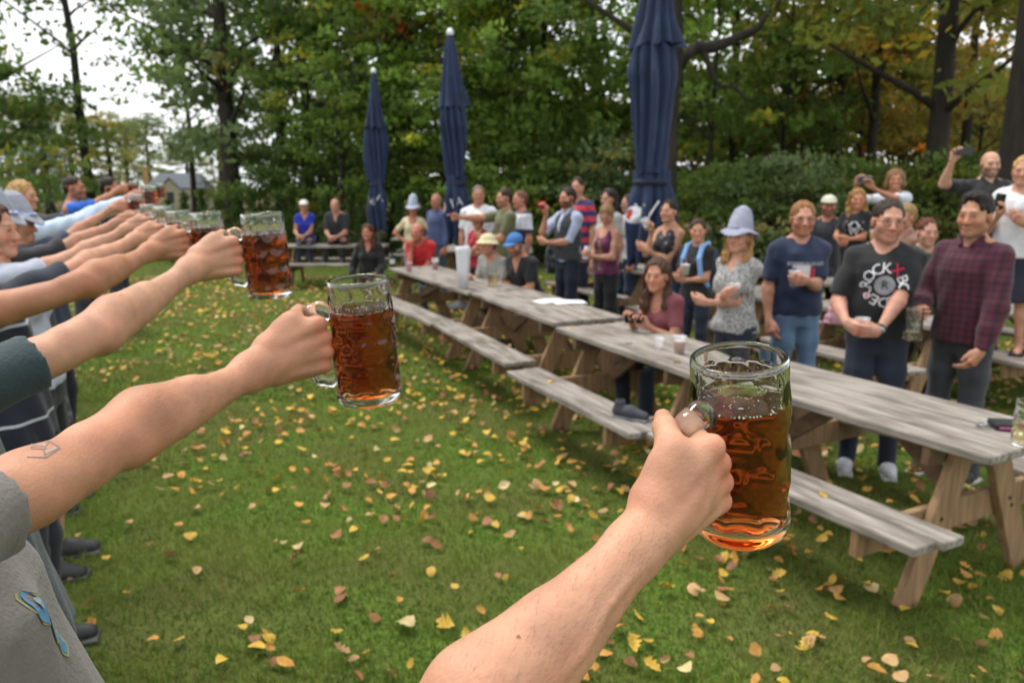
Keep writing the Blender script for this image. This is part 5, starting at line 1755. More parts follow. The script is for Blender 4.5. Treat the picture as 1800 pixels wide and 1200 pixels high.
t9 = toaster('person with reddish face in a pale blue patterned long sleeve', 1.77, (-3.72, 5.95), 80, at(266, 346, 6.5), (0, 0, 1), (-.95, -.3, 0),
             None, (.95, .3, .1), 'dark mug standing highest in front of the house wall', lod=2, skin='#c07f68',
             shirt=dict(mat=stripe_mat('#cfdcec', '#8fa8cc', 60, .4), sleeve=1.8), pants=dict(mat=cloth('#2a2c34')), hair=('crop', '#5a3a2a'), sho=(0, .06, .02), tilt=.7)
t10 = toaster('blond person seen from behind the cap, head above the grey hats', 1.86, (-4.15, 6.75), 84, at(247, 372, 6.9), (0, 0, 1), (-.95, -.3, 0),
              None, (.95, .3, .1), 'mug half covered by the dark mug under the house gable', lod=2, skin='#c18e70',
              shirt=dict(mat=cloth('#2b2d33'), sleeve=.6), pants=dict(mat=cloth('#22242a')), hair=('short', '#b08a52'), sho=(0, .06, .02), tilt=.7)
t11 = toaster('man with cropped dark hair in a bright blue T-shirt', 1.93, (-4.86, 8.85), 84, at(236, 333, 9.1), (0, 0, 1), (-.95, -.3, 0),
              None, (.95, .3, .1), 'tiny mug between two far fists by the hedge', lod=2, skin='#b3785b', face_o=dict(beard='#4a3024', bw=.35),
              shirt=dict(mat=cloth('#1f5fc4'), sleeve=.55), pants=dict(mat=cloth('#2a2c34')), hair=('crop', '#2a1c14'), sho=(0, .06, .02), tilt=.7)
t12 = toaster('dark haired bearded man at the far end of the row', 1.93, (-4.97, 9.85), 84, at(283, 336, 10.0), (0, 0, 1), (-.95, -.3, 0),
              None, (.95, .3, .1), 'farthest dark mug, against the pale house gable', lod=2, skin='#b3785b', face_o=dict(beard='#2a1a12', bw=.8),
              shirt=dict(mat=cloth('#20283a'), sleeve=.55), pants=dict(mat=cloth('#2a2c34')), hair=('short', '#1e1510'), sho=(0, .06, .02), tilt=.7)

# grey felt hats with a blue and white cord
FELT = mat('grey_felt', lin('#8f93a0'), .95, .12, 30, .4, 300, sheen=.3)
CORD = mat('blue_white_cord', lin('#dfe4f2'), .7, 0, 90, col2=lin('#3f5fc0'))
def felt_hat(i, label, tall=.17, wide=.165, tip=0.0, matl=None, cord=True, back=0.0):
    c, HR, h = i['hc'], i['HR'], i['hsm']
    r = empty('felt_hat', i['pos'], math.atan2(i['Rz'][1, 0], i['Rz'][0, 0]))
    tag(r, label, 'hat', 'felt hats worn in the crowd')
    P = lambda x, y, z: c + h * (x * HR[0] + (y) * HR[1] + z * HR[2])
    s = Sdf()
    s.loft(P(0, -.012, .045), P(0, -.03 - tip, .045 + tall), HR[0], [(0, .098 * h, .114 * h), (.4, .090 * h, .100 * h), (.8, .074 * h, .078 * h), (1, .058 * h, .060 * h)], .01)
    s.sph(P(0, -.03 - tip, .03 + tall), .055 * h, .03)
    v, q = s.nets(.008, noise=(.002, 40, 3, (1, 1, 1)))
    link('crown', mesh_np('hat_crown', v, q, matl or FELT), r)
    b = Sdf()
    b.loft(P(0, -.01, .036), P(0, -.012, .060), HR[0], [(0, wide * h * .95, wide * h * 1.02), (.35, wide * h, wide * h * 1.06), (1, .098 * h, .112 * h)], .01)
    v, q = b.nets(.008)
    for k in range(len(v)):                   # brim dips at front and back
        p = v[k] - c
        yy = p @ HR[1] / h; xx = p @ HR[0] / h
        v[k] -= HR[2] * h * (max(0, abs(yy) - .08) * .75 + max(0, abs(xx) - .09) * .25)
    link('brim', mesh_np('hat_brim', v, q, matl or FELT), r)
    if cord:
        m_ = MB()
        ring = [P(.101 * math.cos(a), -.012 + .116 * math.sin(a), .066 + .003 * math.sin(a * 12)) for a in np.linspace(0, 2 * math.pi, 60)]
        m_.tube(ring, .008 * h, 6, False)
        m_.build('cord', CORD, r, True)
    return r
felt_hat(t7, 'grey felt hat with blue and white cord, nearest the left edge', .13, .155)
felt_hat(t8, 'grey felt hat with blue and white cord, lower and farther along the row', .13, .155)

# crystal tattoo on the second arm, a mole on the first, and the print on the grey T-shirt
def on_skin(i, poly_world, name, m_, lift=.0006):
    """Stroke polylines (photo pixels seen on the arm) laid on the body's surface as a thin ribbon."""
    bvh = BVHTree.FromPolygons([Vector(v) for v in i['V']], [tuple(int(k) for k in f) for f in i['Q']])
    b = MB()
    for (pts, w) in poly_world:
        L = []
        for (u, v) in pts:
            o = i['toL'](EYE); d = i['toL'](at(u, v, 1.0)) - o
            hit, nr, _, _ = bvh.ray_cast(Vector(o.tolist()), Vector(nrm(d).tolist()), 4.0)
            if hit is None: continue
            L.append((np.array(hit), np.array(nr)))
        for (p, n1), (q, n2) in zip(L[:-1], L[1:]):
            s_ = np.cross(nrm(q - p), n1) * w
            if n1 @ (p - i['toL'](EYE)) > 0: n1, n2 = -n1, -n2
            b.add([p + s_ + n1 * lift, p - s_ + n1 * lift, q - s_ + n2 * lift, q + s_ + n2 * lift], [(0, 1, 2, 3)])
    if b.V: b.build(name, m_, i['root'], True)
def lerp_poly(pts, k=5):
    out = []
    for (a, b) in zip(pts[:-1], pts[1:]):
        out += [(a[0] + (b[0] - a[0]) * j / k, a[1] + (b[1] - a[1]) * j / k) for j in range(k)]
    return out + [pts[-1]]
INK = mat_cache('#7f7068', .6); INK2 = mat_cache('#a88d80', .6)
on_skin(t2, [(lerp_poly(p), .0007) for p in ([(50, 776), (86, 775), (106, 787), (80, 804), (47, 803)], [(53, 788), (76, 789), (86, 775)], [(76, 789), (80, 804)], [(76, 789), (106, 787)])], 'tattoo', INK)
on_skin(t2, [(lerp_poly([(80, 797 - k * .9), (100 - k * .6, 787)], 4), .0011) for k in range(0, 8, 2)] + [(lerp_poly([(54, 781 + k), (80, 781 + k * .6)], 4), .0010) for k in range(0, 5, 2)], 'tattoo_shading', INK2)
on_skin(t1, [([(908, 1118), (911, 1119), (914, 1118)], .0013)], 'mole', mat_cache('#8a5a48', .6))
def blob_poly(pts): return [(pts, [list(range(len(pts)))])]
PBL, PYE, PWH = mat_cache('#56809f', .9), mat_cache('#8d9168', .9), mat_cache('#84939a', .9)
c0 = t2['T'](0, 0, .425)
dd = nrm(A(-.45, -1, 0)); rt = nrm(np.cross(dd, A(0, 0, 1)))
def t2print(polys, m_, x, y, lift): decal(t2, t2['sV'], t2['sQ'], polys, c0 - dd * .5 + rt * x + A(0, 0, y), dd, rt, A(0, 0, 1), 'print', m_, lift)
def wob(rx, ry, ph, n=16): return blob_poly([((rx * (1 + .25 * math.sin(3 * t + ph))) * math.cos(t), (ry * (1 + .2 * math.cos(2 * t + ph))) * math.sin(t)) for t in np.linspace(0, 2 * math.pi, n, endpoint=False)])
for (x, y, rx, ry) in ((.015, .0, .017, .022), (.030, -.032, .013, .018), (.040, -.058, .011, .014)):
    t2print(wob(rx, ry, x * 90), PYE, x, y, .0014); t2print(wob(rx * .78, ry * .78, x * 90 + 1), PBL, x, y, .0019)
    t2print(wob(rx * .30, ry * .34, x * 50), PWH, x + .004, y + .004, .0024)
t2print(wob(.018, .010, 2), PBL, -.004, .052, .0014)

def arm_hair(i, count, w, seed, lo=.1, hi=1.0):
    """Fine hairs along the back of the forearm, one joined tuft of stuff on the body."""
    P_, El, W, d, th, n = i['arms'][1]
    V, Q = i['V'], i['Q']
    c = V[Q].mean(1); L = W - El; ll = np.linalg.norm(L); ax = L / ll
    f = (c - El) @ ax / ll
    rad_ = np.linalg.norm(c - El - np.outer(f * ll, ax), axis=1)
    ok = np.where((f > lo) & (f < hi) & (rad_ < .075))[0]
    e1 = V[Q[ok, 1]] - V[Q[ok, 0]]; e2 = V[Q[ok, 2]] - V[Q[ok, 0]]
    nn = np.cross(e1, e2); nn /= np.linalg.norm(nn, axis=1)[:, None] + 1e-12
    out = c[ok] - El - np.outer(f[ok] * ll, ax)
    nn *= np.sign((nn * out).sum(1))[:, None]
    r = np.random.RandomState(seed)
    k = r.randint(0, len(ok), count)
    p, nr = c[ok][k], nn[k]
    side = np.cross(nr, ax) * r.normal(.25, .35, (count, 1))
    dr = ax + side + nr * r.uniform(.25, .6, (count, 1)); dr /= np.linalg.norm(dr, axis=1)[:, None]
    ln = r.uniform(.006, .013, (count, 1))
    wv = np.cross(dr, nr); wv /= np.linalg.norm(wv, axis=1)[:, None]
    H = np.stack([p - wv * w, p + wv * w, p + dr * ln - nr * ln * .12], 1).reshape(-1, 3)
    tag(link('arm_hair', mesh_np('arm_hair', H, np.arange(count * 3).reshape(-1, 3), mat_cache('#8a6a50', .5)), i['root']), kind='stuff')
arm_hair(t1, 1100, .00010, 3)
arm_hair(t2, 700, .00010, 4)
arm_hair(t3, 900, .00015, 5)
for u, t, lab, sd, ln in UMB:
    x, y = ux(u, t)
    o, lo = umbrella(x, y, lab, sd, {3: 4.22, 7: 3.95, 11: 3.9}[sd], ln, {3: 1.16}.get(sd, 1.0))
    emblems(x, y, o, lo, sd)
# ---------------------------------------------------------------- people watching behind the tables
GW = 'people watching from behind the picnic tables'
DENIM = cloth('#2c3d58'); DENIM_D = cloth('#1a2334'); BLACK = cloth('#131416'); CHAR = cloth('#33343a'); LDENIM = cloth('#5b7594')
def tee(h, sleeve=.48, neck='crew', **k): return dict(mat=cloth(h) if isinstance(h, str) else h, sleeve=sleeve, neck=neck, **k)
def tr(m_, **k): return dict(mat=m_, **k)
P = {}
def crowd(key, label, S, pos, face, **k):
    P[key] = person(label, S, pos, face, GW, **k); return P[key]
def wp(i, q, a=.085, b=0.0, c=.045):
    """World point in the grip of hand q (1 right, -1 left), and its axes."""
    Ps, El, W, d, th, n = i['arms'][q]
    Rz = i['Rz']
    return (W + i['m'] * (a * d + b * th + c * n)) @ Rz.T + i['pos'], d @ Rz.T, th @ Rz.T, n @ Rz.T

crowd('black', 'man with glasses in a black T-shirt with a white ring of letters', 1.715, (2.29, 4.83), -160, g=1.06, belly=1.06, hs=1.08, yaw=-12, roll=-4, skin='#c48e77', lod=0, glasses=True,
      R=dict(p=(.20, .27, 1.02), pose='cup', th=(-.2, .3, .9), d=(-.6, .6, -.3)), L=dict(p=(.03, .31, .985), pose='cup', th=(.2, .3, .9), d=(.95, .2, .05), pole=(-.9, -.3, -.5)),
      shirt=tee('#121316', .62), pants=tr(DENIM_D), shoes='#c4c6cc', hair=('short', '#2e221a'), face_o=dict(beard='#8a5c48', bw=.35))
crowd('plaid', 'young man with dark hair in a dark red checked flannel shirt', 1.755, (2.77, 4.74), -122, yaw=-6, hs=1.05, skin='#bd886b', lod=0,
      R=dict(p=(.14, .30, 1.05), pose='cup', th=(0, .2, 1), d=(-.5, .8, .1)), L=dict(p=(-.20, .16, .86), pose='relax', d=(.25, .45, -.7), th=(0, .8, .5), pole=(-.9, -.7, -.1)),
      shirt=dict(mat=plaid_mat('#4e1428', '#260d20', 24), sleeve=1.92, neck='collar', hem=-.06, fold=.0045), pants=tr(CHAR), shoes='#1a1a1c', hair=('swept', '#1c1512'), face_o=dict(beard='#5a4034', bw=.25))
crowd('ginger', 'man with glasses and ginger beard in a navy T-shirt', 1.69, (2.14, 5.85), 176, yaw=14, hs=1.06, g=1.05, skin='#c38b72', lod=1, glasses=True,
      L=dict(p=(.06, .29, 1.19), pose='cup', th=(.1, .2, 1), d=(.9, .4, .1)), shirt=tee('#1b2745', .6, fold=.005), pants=tr(LDENIM), hair=('short', '#8c6038'), face_o=dict(beard='#96603c', bw=.6))
crowd('stripe', 'woman in a tall grey felt hat with arms crossed in a speckled grey top', 1.56, (1.62, 5.62), -128, fem=True, g=1.06, yaw=-12, pitch=4, skin='#c49077', lod=1,
      R=dict(p=(-.06, .25, 1.20), pose='cup', d=(-.9, .3, .2), th=(0, .3, .9)), L=dict(p=(.09, .27, 1.12), pose='relax', d=(.95, .2, .1), th=(0, .4, .9)),
      shirt=dict(mat=speckle_mat(), sleeve=.52, neck='v', hem=-.10), pants=tr(DENIM_D), hair=('long', '#9a7444', .10))
felt_hat(P['stripe'], 'tall grey felt hat with a yellow leaf badge, on the woman with crossed arms', .165, .150, .015, mat('lilac_felt', lin('#9799ac'), .95, .1, 30, .4, 300), False)
crowd('backpack', 'woman in a black T-shirt with pale blue backpack straps', 1.50, (1.78, 7.55), -135, fem=True, yaw=-30, skin='#c18a6e', lod=1,
      R=dict(p=(.03, .29, 1.20), pose='cup', d=(-.6, .7, .2), th=(0, .2, 1)), L=dict(p=(-.02, .27, 1.10), pose='relax', d=(.9, .3, .2), th=(0, .3, .9)),
      shirt=tee('#17181b', .5), pants=tr(DENIM_D), hair=('pony', '#3a2a20'))
crowd('bun', 'woman with a dark hair bun drinking from a glass', 1.68, (1.58, 7.95), -128, fem=True, yaw=-6, pitch=6, skin='#bc886b', lod=1,
      R=dict(p=(.03, .23, 1.43), pose='cup', d=(-.35, .35, .85), th=(-.6, .6, .2)), L=dict(p=(.08, .25, 1.24), pose='relax', d=(.9, .3, .3), th=(0, .3, .9)),
      shirt=dict(mat=floral_mat(), sleeve=0, neck='v'), pants=tr(DENIM), hair=('bun', '#241a16'))
crowd('seat', 'girl with long brown hair seated at the second table holding a phone', 1.62, (1.22, 5.98), -128, sit=.45, fem=True, yaw=-22, hs=1.08, lean=14, skin='#c0886e', lod=0, fine=True,
      R=dict(p=(.06, .40, 1.24), pose='phone', d=(-.3, .4, .85), th=(-.8, .2, .3)), L=dict(p=(-.10, .38, 1.22), pose='phone', d=(.3, .4, .85), th=(.8, .2, .3)),
      shirt=tee('#7a4048', .5, 'scoop'), pants=tr(DENIM_D), hair=('long', '#4c3426', .18))
crowd('purple', 'woman in a purple tank top looking down at her phone', 1.60, (1.09, 9.05), -128, fem=True, yaw=-20, pitch=-28, skin='#c18b70', lod=1,
      R=dict(p=(.05, .30, 1.16), pose='phone', d=(-.4, .7, .4), th=(-.5, .2, .8)), L=dict(p=(-.06, .30, 1.14), pose='phone', d=(.4, .7, .4), th=(.5, .2, .8)),
      shirt=dict(mat=cloth('#5c2146'), sleeve=0, neck='scoop'), pants=tr(BLACK), hair=('bun', '#8e6c48'))
crowd('darkhair', 'tall woman with long dark hair in a pale grey top', 1.79, (1.17, 9.55), -120, fem=True, yaw=-8, skin='#c08a72', lod=1, face_o=dict(smile=True),
      R=dict(p=(.16, .12, .86), pose='phone', d=(0, .4, -.9), th=(-.4, .8, .3)), shirt=tee('#a9a8a4', .5, 'scoop'), pants=tr(BLACK), hair=('long', '#1e1714', .16))
crowd('vest', 'bearded man in a dark vest over a pale shirt sipping a red cup', 1.80, (.68, 9.62), -125, yaw=0, skin='#c0886b', lod=1,
      R=dict(p=(.07, .27, 1.45), pose='cup', d=(-.4, .2, .9), th=(-.6, .7, .2)), L=dict(p=(.06, .28, 1.12), pose='relax', d=(.9, .3, .1), th=(0, .3, .9)),
      shirt=dict(mat=cloth('#aab4cc'), sleeve=.95, neck='collar', vest=cloth('#33363a')), pants=tr(DENIM_D), hair=('short', '#2a1d16'), face_o=dict(beard='#3a241a', bw=.8))
crowd('redblue', 'man in a red and navy striped shirt behind the vest man', 1.94, (.90, 10.9), -140, yaw=-15, skin='#c18b72', lod=2,
      shirt=dict(mat=stripe_mat('#c43a4c', '#26305c', 7, .5), sleeve=.55, neck='crew'), pants=tr(DENIM_D), hair=('short', '#35251c'))
crowd('whiteback', 'person in white almost hidden behind the tall dark haired woman', 1.72, (1.52, 10.3), -110, fem=True, skin='#c18b72', lod=2,
      shirt=tee('#cfd2da', .5), pants=tr(DENIM), hair=('short', '#2a1e18'))
crowd('olive', 'man in an olive T-shirt pointing left', 1.79, (-.09, 10.35), -112, yaw=-4, skin='#bd886a', lod=1,
      R=dict(p=(.02, .62, 1.40), pose='point', d=(-.15, 1, .02), th=(-.3, 0, 1)), L=dict(p=(.04, .30, 1.14), pose='relax', d=(.8, .5, .1), th=(0, .3, .9)),
      shirt=tee('#646545', .55), pants=tr(CHAR), hair=('short', '#33231a'), face_o=dict(beard='#5a4034', bw=.45))
crowd('white', 'grey haired man in a white T-shirt', 1.83, (-.46, 11.0), -172, yaw=-10, g=1.08, skin='#b98066', lod=2,
      shirt=tee('#d5d6da', .55), pants=tr(CHAR), hair=('crop', '#6d665f'), face_o=dict(beard='#8a7468', bw=.3))
crowd('navywhite', 'man in a navy and white shirt behind the pointing man', 1.76, (.12, 11.0), -115, skin='#c0846b', lod=2,
      shirt=dict(mat=stripe_mat('#20294a', '#d2d6de', 2.4, .5), sleeve=.55, neck='crew'), pants=tr(DENIM), hair=('crop', '#6a4c38'))
crowd('red', 'person with crossed arms in a red shirt and white cap', 1.47, (-.44, 10.45), -150, fem=True, skin='#bd886c', lod=2,
      R=dict(p=(-.05, .25, 1.20), pose='relax', d=(-.9, .3, .2), th=(0, .3, .9)), L=dict(p=(.08, .27, 1.12), pose='relax', d=(.95, .2, .1), th=(0, .4, .9)),
      shirt=tee('#a3182e', .3), pants=tr(BLACK), hair=('short', '#4a3424'))
crowd('bucket', 'person in a cream bucket hat seated behind a big mug of beer', 1.66, (-.12, 9.30), -135, sit=.45, lean=20, yaw=-5, skin='#b98468', lod=1,
      R=dict(p=(.10, .42, 1.16), pose='fist', d=(-.2, .5, .7), th=(-.5, .4, .5)), L=dict(p=(-.12, .44, 1.0), pose='relax', d=(.5, .8, 0), th=(.2, 0, 1)),
      shirt=tee('#8d8c86', .5), pants=tr(CHAR), hair=('short', '#2c201a'))
crowd('bluecap', 'bearded man in a blue cap and black T-shirt seated with folded arms', 1.74, (.22, 9.12), -140, sit=.45, lean=24, yaw=-10, pitch=-16, skin='#bd8668', lod=1,
      R=dict(p=(.02, .45, 1.04), pose='relax', d=(-.7, .6, 0), th=(0, .1, 1)), L=dict(p=(-.06, .46, 1.04), pose='relax', d=(.7, .6, 0), th=(0, .1, 1)),
      shirt=tee('#1a1b1e', .55, 'v'), pants=tr(CHAR), hair=('short', '#3a281e'), face_o=dict(beard='#5c3c2a', bw=.7))
crowd('redtee', 'man in a red T-shirt seated with a hand at his cheek', 1.74, (-1.28, 11.55), -165, sit=.45, lean=22, yaw=10, skin='#c07861', lod=2,
      R=dict(p=(.08, .30, 1.36), pose='fist', d=(-.2, .1, .95), th=(-.6, .6, .2)), L=dict(p=(.0, .44, 1.02), pose='relax', d=(.9, .3, 0), th=(0, .1, 1)),
      shirt=tee('#b41e24', .5), pants=tr(CHAR), hair=('balding', '#5a4436'))
crowd('blackgirl', 'woman with long auburn hair in a black top at the end of the fourth table', 1.64, (-2.03, 11.2), -178, sit=.45, fem=True, lean=6, yaw=8, skin='#b9785e', lod=2, face_o=dict(smile=True),
      R=dict(p=(.26, .16, .92), pose='relax'), L=dict(p=(-.16, .34, 1.02), pose='relax'), shirt=dict(mat=BLACK, sleeve=1.9, neck='v'), pants=tr(DENIM_D), hair=('long', '#4c2a1a', .16))
crowd('cream', 'woman in a cream T-shirt and pointed grey hat with hands on her hips', 1.56, (-1.63, 13.1), -175, fem=True, g=1.1, skin='#b9795f', lod=2,
      R=dict(p=(.17, .06, 1.05), pose='relax', d=(-.7, .5, -.4), pole=(1, -.3, 0)), L=dict(p=(-.17, .08, 1.05), pose='relax', d=(.7, .5, -.4), pole=(-1, -.3, 0)),
      shirt=tee('#cfc3a0', .55, 'scoop'), pants=tr(LDENIM), hair=('short', '#2c1e18'))
felt_hat(P['cream'], 'small pointed grey hat with a white top, on the woman in cream', .19, .155, 0, mat('pale_felt', lin('#aeb6c6'), .95, .1, 30, .4, 300), False)
crowd('bluejacket', 'older balding man in a slate blue jacket', 1.70, (-1.23, 13.0), -140, yaw=-15, skin='#b3785f', lod=2, shirt=dict(mat=cloth('#46527a'), sleeve=1.92, neck='collar'), pants=tr(cloth('#33465a')), hair=('balding', '#8a8078'))
crowd('bluetop', 'woman in a royal blue top sitting on a table top', 1.62, (-3.90, 14.98), 172, sit=.75, fem=True, lean=14, skin='#b98468', lod=2, spread=-.06,
      leg={1: ((.10, .43, .92), (.12, .48, .535)), -1: ((-.08, .43, .92), (-.10, .50, .535))},
      R=dict(p=(.10, .38, 1.02), pose='relax'), L=dict(p=(.02, .40, 1.02), pose='relax'), shirt=tee('#1c2fa0', .35, 'v'), pants=tr(DENIM_D), hair=('short', '#3a2a20'))
crowd('darkman', 'balding man in a dark shirt sitting on a table top', 1.72, (-3.27, 14.98), -178, sit=.75, lean=20, skin='#bd8872', lod=2,
      leg={1: ((.17, .43, .90), (.16, .48, .535)), -1: ((-.16, .43, .90), (-.16, .48, .535))},
      R=dict(p=(.08, .42, 1.00), pose='fist'), L=dict(p=(-.04, .42, 1.0), pose='fist'), shirt=tee('#26292e', .6, 'v'), pants=tr(BLACK), hair=('balding', '#3a2c24'))
crowd('phonew', 'woman with a curly bob raising a phone in both hands', 1.54, (4.12, 8.60), -150, z=.45, fem=True, yaw=-10, skin='#b97f61', lod=1, face_o=dict(smile=True),
      R=dict(p=(.40, .30, 1.57), pose='phone', d=(-.2, .1, .95), th=(-.8, -.5, .2), pole=(1, 0, -.5)), L=dict(p=(.22, .34, 1.53), pose='phone', d=(.3, .1, .9), th=(.8, -.5, .2), pole=(-1, 0, -.6)),
      shirt=dict(mat=cloth('#cfd6e0'), sleeve=.5, neck='scoop'), pants=tr(DENIM), hair=('bob', '#7a5a3a'))
crowd('girl', 'blond girl in a black T-shirt with a white print', 1.32, (3.60, 8.30), -150, z=.45, fem=True, yaw=-15, hs=1.05, skin='#c08163', lod=1, face_o=dict(smile=True),
      R=dict(p=(.16, .22, 1.06), pose='cup'), L=dict(p=(.04, .28, 1.10), pose='relax', d=(.9, .3, 0), th=(0, .3, .9)), shirt=tee('#16171a', .5), pants=tr(BLACK), hair=('long', '#96703f', .12))
crowd('capman', 'man in a cream cap and dark T-shirt behind the blond girl', 1.70, (3.78, 9.50), -165, skin='#b3785e', lod=2, face_o=dict(beard='#4a3226', bw=.6),
      shirt=tee('#26282e', .6), pants=tr(CHAR), hair=('short', '#3a2a20'))
crowd('blondb', 'person with short fair hair seen in profile, hand at the chin', 1.66, (3.50, 7.05), -108, fem=True, skin='#c38b72', lod=1,
      R=dict(p=(.04, .22, 1.40), pose='fist', d=(-.3, .1, .9), th=(-.5, .7, .3)), shirt=tee('#8a6a5a', .6), pants=tr(DENIM), hair=('short', '#94774c'))
crowd('redhair', 'person with short reddish hair and open mouth in a dark teal shirt', 1.54, (3.47, 6.62), 178, fem=True, hs=1.06, yaw=4, skin='#c18e78', lod=1, shirt=tee('#1d3a3c', .6), pants=tr(BLACK), hair=('short', '#5e2e1c'))
crowd('bald', 'smiling bald man in a black polo shirt raising a phone', 1.68, (4.52, 7.60), -168, z=.45, yaw=-2, g=1.1, skin='#c7977c', lod=1, face_o=dict(beard='#3a2a22', bw=.55, smile=True, brow='#3a2a22'),
      R=dict(p=(.42, .26, 1.66), pose='phone', d=(-.1, .1, 1), th=(-.9, -.3, .1), pole=(1, -.1, -.8)), L=dict(p=(-.2, .15, .9)), shirt=dict(mat=BLACK, sleeve=.6, neck='collar'), pants=tr(CHAR))
crowd('teen', 'boy in a white T-shirt with red letters standing on a bench', 1.59, (4.13, 6.47), -135, z=.45, yaw=-8, skin='#c48e72', lod=1,
      R=dict(p=(.10, .26, 1.24), pose='phone', d=(-.5, .3, .7), th=(-.5, .5, .5)), L=dict(p=(-.10, .28, 1.18), pose='relax', d=(.6, .4, .6), th=(.3, .4, .8)),
      shirt=tee('#d6d6da', .62, hem=-.10), pants=tr(cloth('#1b2030'), len=.52, w=1.2), shoes=None, hair=('short', '#b8935a'))

# hats and caps worn in the crowd
def cap(i, label, colr, brim_len=.085, bucket=False):
    c, HR, h = i['hc'], i['HR'], i['hsm']
    r = empty('cap' if not bucket else 'bucket_hat', i['pos'], math.atan2(i['Rz'][1, 0], i['Rz'][0, 0]))
    tag(r, label, 'hat')
    Q = lambda x, y, z: c + h * (x * HR[0] + y * HR[1] + z * HR[2])
    m_ = mat_cache(colr, .9)
    s = Sdf(); s.ell(Q(0, -.014, .045), A(.094, .112, .092) * h, HR, 0)
    s.cut(Q(0, 0, .038), -HR[2])
    v, q = s.nets(.008); link('crown', mesh_np('cap_crown', v, q, m_), r)
    b = Sdf()
    if bucket: b.loft(Q(0, -.01, .012), Q(0, -.012, .055), HR[0], [(0, .140 * h, .152 * h), (1, .098 * h, .113 * h)], .01)
    else: b.ell(Q(0, .105, .046), A(.072, .085, .010) * h, HR, 0)
    v, q = b.nets(.007); link('brim', mesh_np('cap_brim', v, q, m_), r)
cap(P['bluecap'], 'blue cap on the bearded man in black', '#3f6ea8')
cap(P['bucket'], 'cream bucket hat on the seated person', '#cfc39a', bucket=True)
cap(P['red'], 'white cap on the person in red', '#d8d2c4')
cap(P['capman'], 'cream cap on the man behind the blond girl', '#c9c6b4')
cap(P['bluetop'], 'white cap on the woman in royal blue', '#dcdcd4')
b = MB()
i = P['stripe']; Q = lambda x, y, z: (i['hc'] + i['hsm'] * (x * i['HR'][0] + y * i['HR'][1] + z * i['HR'][2])) @ i['Rz'].T + i['pos']

# prints on shirts
def front(i, h, fwd=.5):
    c = i['T'](0, 0, h); return c + A(0, fwd, 0)
def shirt_print(key, polys, h, m_, name='print', x=0.0, up=A(0, 0, 1), lift=.004):
    i = P[key]
    return decal(i, i['sV'], i['sQ'], polys, front(i, h) + A(x, 0, 0), A(0, -1, 0), A(-1, 0, 0), up, name, m_, lift)
PW = mat_cache('#d4d4d8', .8); PR = mat_cache('#c81f48', .8); PG = mat_cache('#b39a4e', .8); PB = mat_cache('#4a6ac0', .8)
def ring_text(word, R, a0, step, size):
    out = []
    for k, ch in enumerate(word):
        a = rad(a0 - step * k)
        out += text_polys(ch, size, lambda x, y, a=a: (R * math.cos(a) + math.sin(a) * x * 1.0 + math.cos(a) * y, R * math.sin(a) - math.cos(a) * x + math.sin(a) * y))
    return out
def disc(r, n=18, cx=0, cy=0, ry=None): return [([(cx + r * math.cos(t), cy + (ry or r) * math.sin(t)) for t in np.linspace(0, 2 * math.pi, n, endpoint=False)], [list(range(n))])]
def rect(x0, y0, x1, y1, n=4):
    vs = [(x0 + (x1 - x0) * i / n, y) for y in (y0, y1) for i in range(n + 1)]
    return [(vs, [[i, i + 1, n + 2 + i, n + 1 + i] for i in range(n)])]
shirt_print('black', ring_text('ROCK', .100, 180, 31, .088), .32, PW)
shirt_print('black', ring_text('X', .108, 55, 30, .090), .32, PR)
shirt_print('black', ring_text('BOULDER', .100, 22, 28, .085), .32, PW)
shirt_print('black', ring_text('X', .104, 212, 30, .06), .315, PR)
shirt_print('black', disc(.058), .32, mat_cache('#8d8f96', .8))
shirt_print('black', text_polys('R', .07), .32, BLACK, lift=.007)
shirt_print('ginger', text_polys('SOMERVILLE ALES', .034), .37, PW)
shirt_print('ginger', rect(-.10, -.075, .02, .05), .31, PW)
shirt_print('ginger', rect(.024, -.075, .06, .03), .31, mat_cache('#b03048', .8))
shirt_print('purple', [q for k, ch in enumerate('SOUL') for q in text_polys(ch, .10, lambda x, y, k=k: (x, y + .12 - .085 * k))], .22, PG)
shirt_print('teen', text_polys('RAIDERS', .075), .33, PR)
shirt_print('girl', text_polys('XX', .13), .34, PW)
shirt_print('girl', text_polys('W', .10), .26, PW)
shirt_print('backpack', disc(.04, cx=-.07), .36, mat_cache('#d89aa0', .8))
shirt_print('phonew', rect(-.05, -.30, .07, .10, 5), .28, mat_cache('#8fb4d2', .8))
shirt_print('black', rect(-.03, -.009, .03, .009), .285, PR, 'sleeve_tag', x=-.235)
# backpack straps
def straps(i, m_):
    for q in (1, -1):
        s = Sdf()
        s.chain([i['T'](q * .085, -.14, .40), i['T'](q * .095, -.06, .56), i['T'](q * .095, .06, .53), i['T'](q * .10, .125, .40), i['T'](q * .12, .11, .22), i['T'](q * .155, .02, .10)], [.024] * 6, .01)
        v, q_ = s.nets(.008); link('strap', mesh_np('strap', v, q_, m_), bp)
i = P['backpack']
bp = empty('backpack', i['pos'], math.atan2(i['Rz'][1, 0], i['Rz'][0, 0]))
tag(bp, 'pale blue strapped backpack on the woman in black', 'backpack')
straps(i, mat_cache('#7fa6d6', .8))
s = Sdf(); s.loft(i['T'](0, -.20, .05), i['T'](0, -.20, .50), A(1, 0, 0), [(0, .14, .09), (.7, .14, .09), (1, .09, .06)], .01, n=3)
v, q_ = s.nets(.012); link('bag', mesh_np('bag', v, q_, mat_cache('#27304a', .8)), bp)
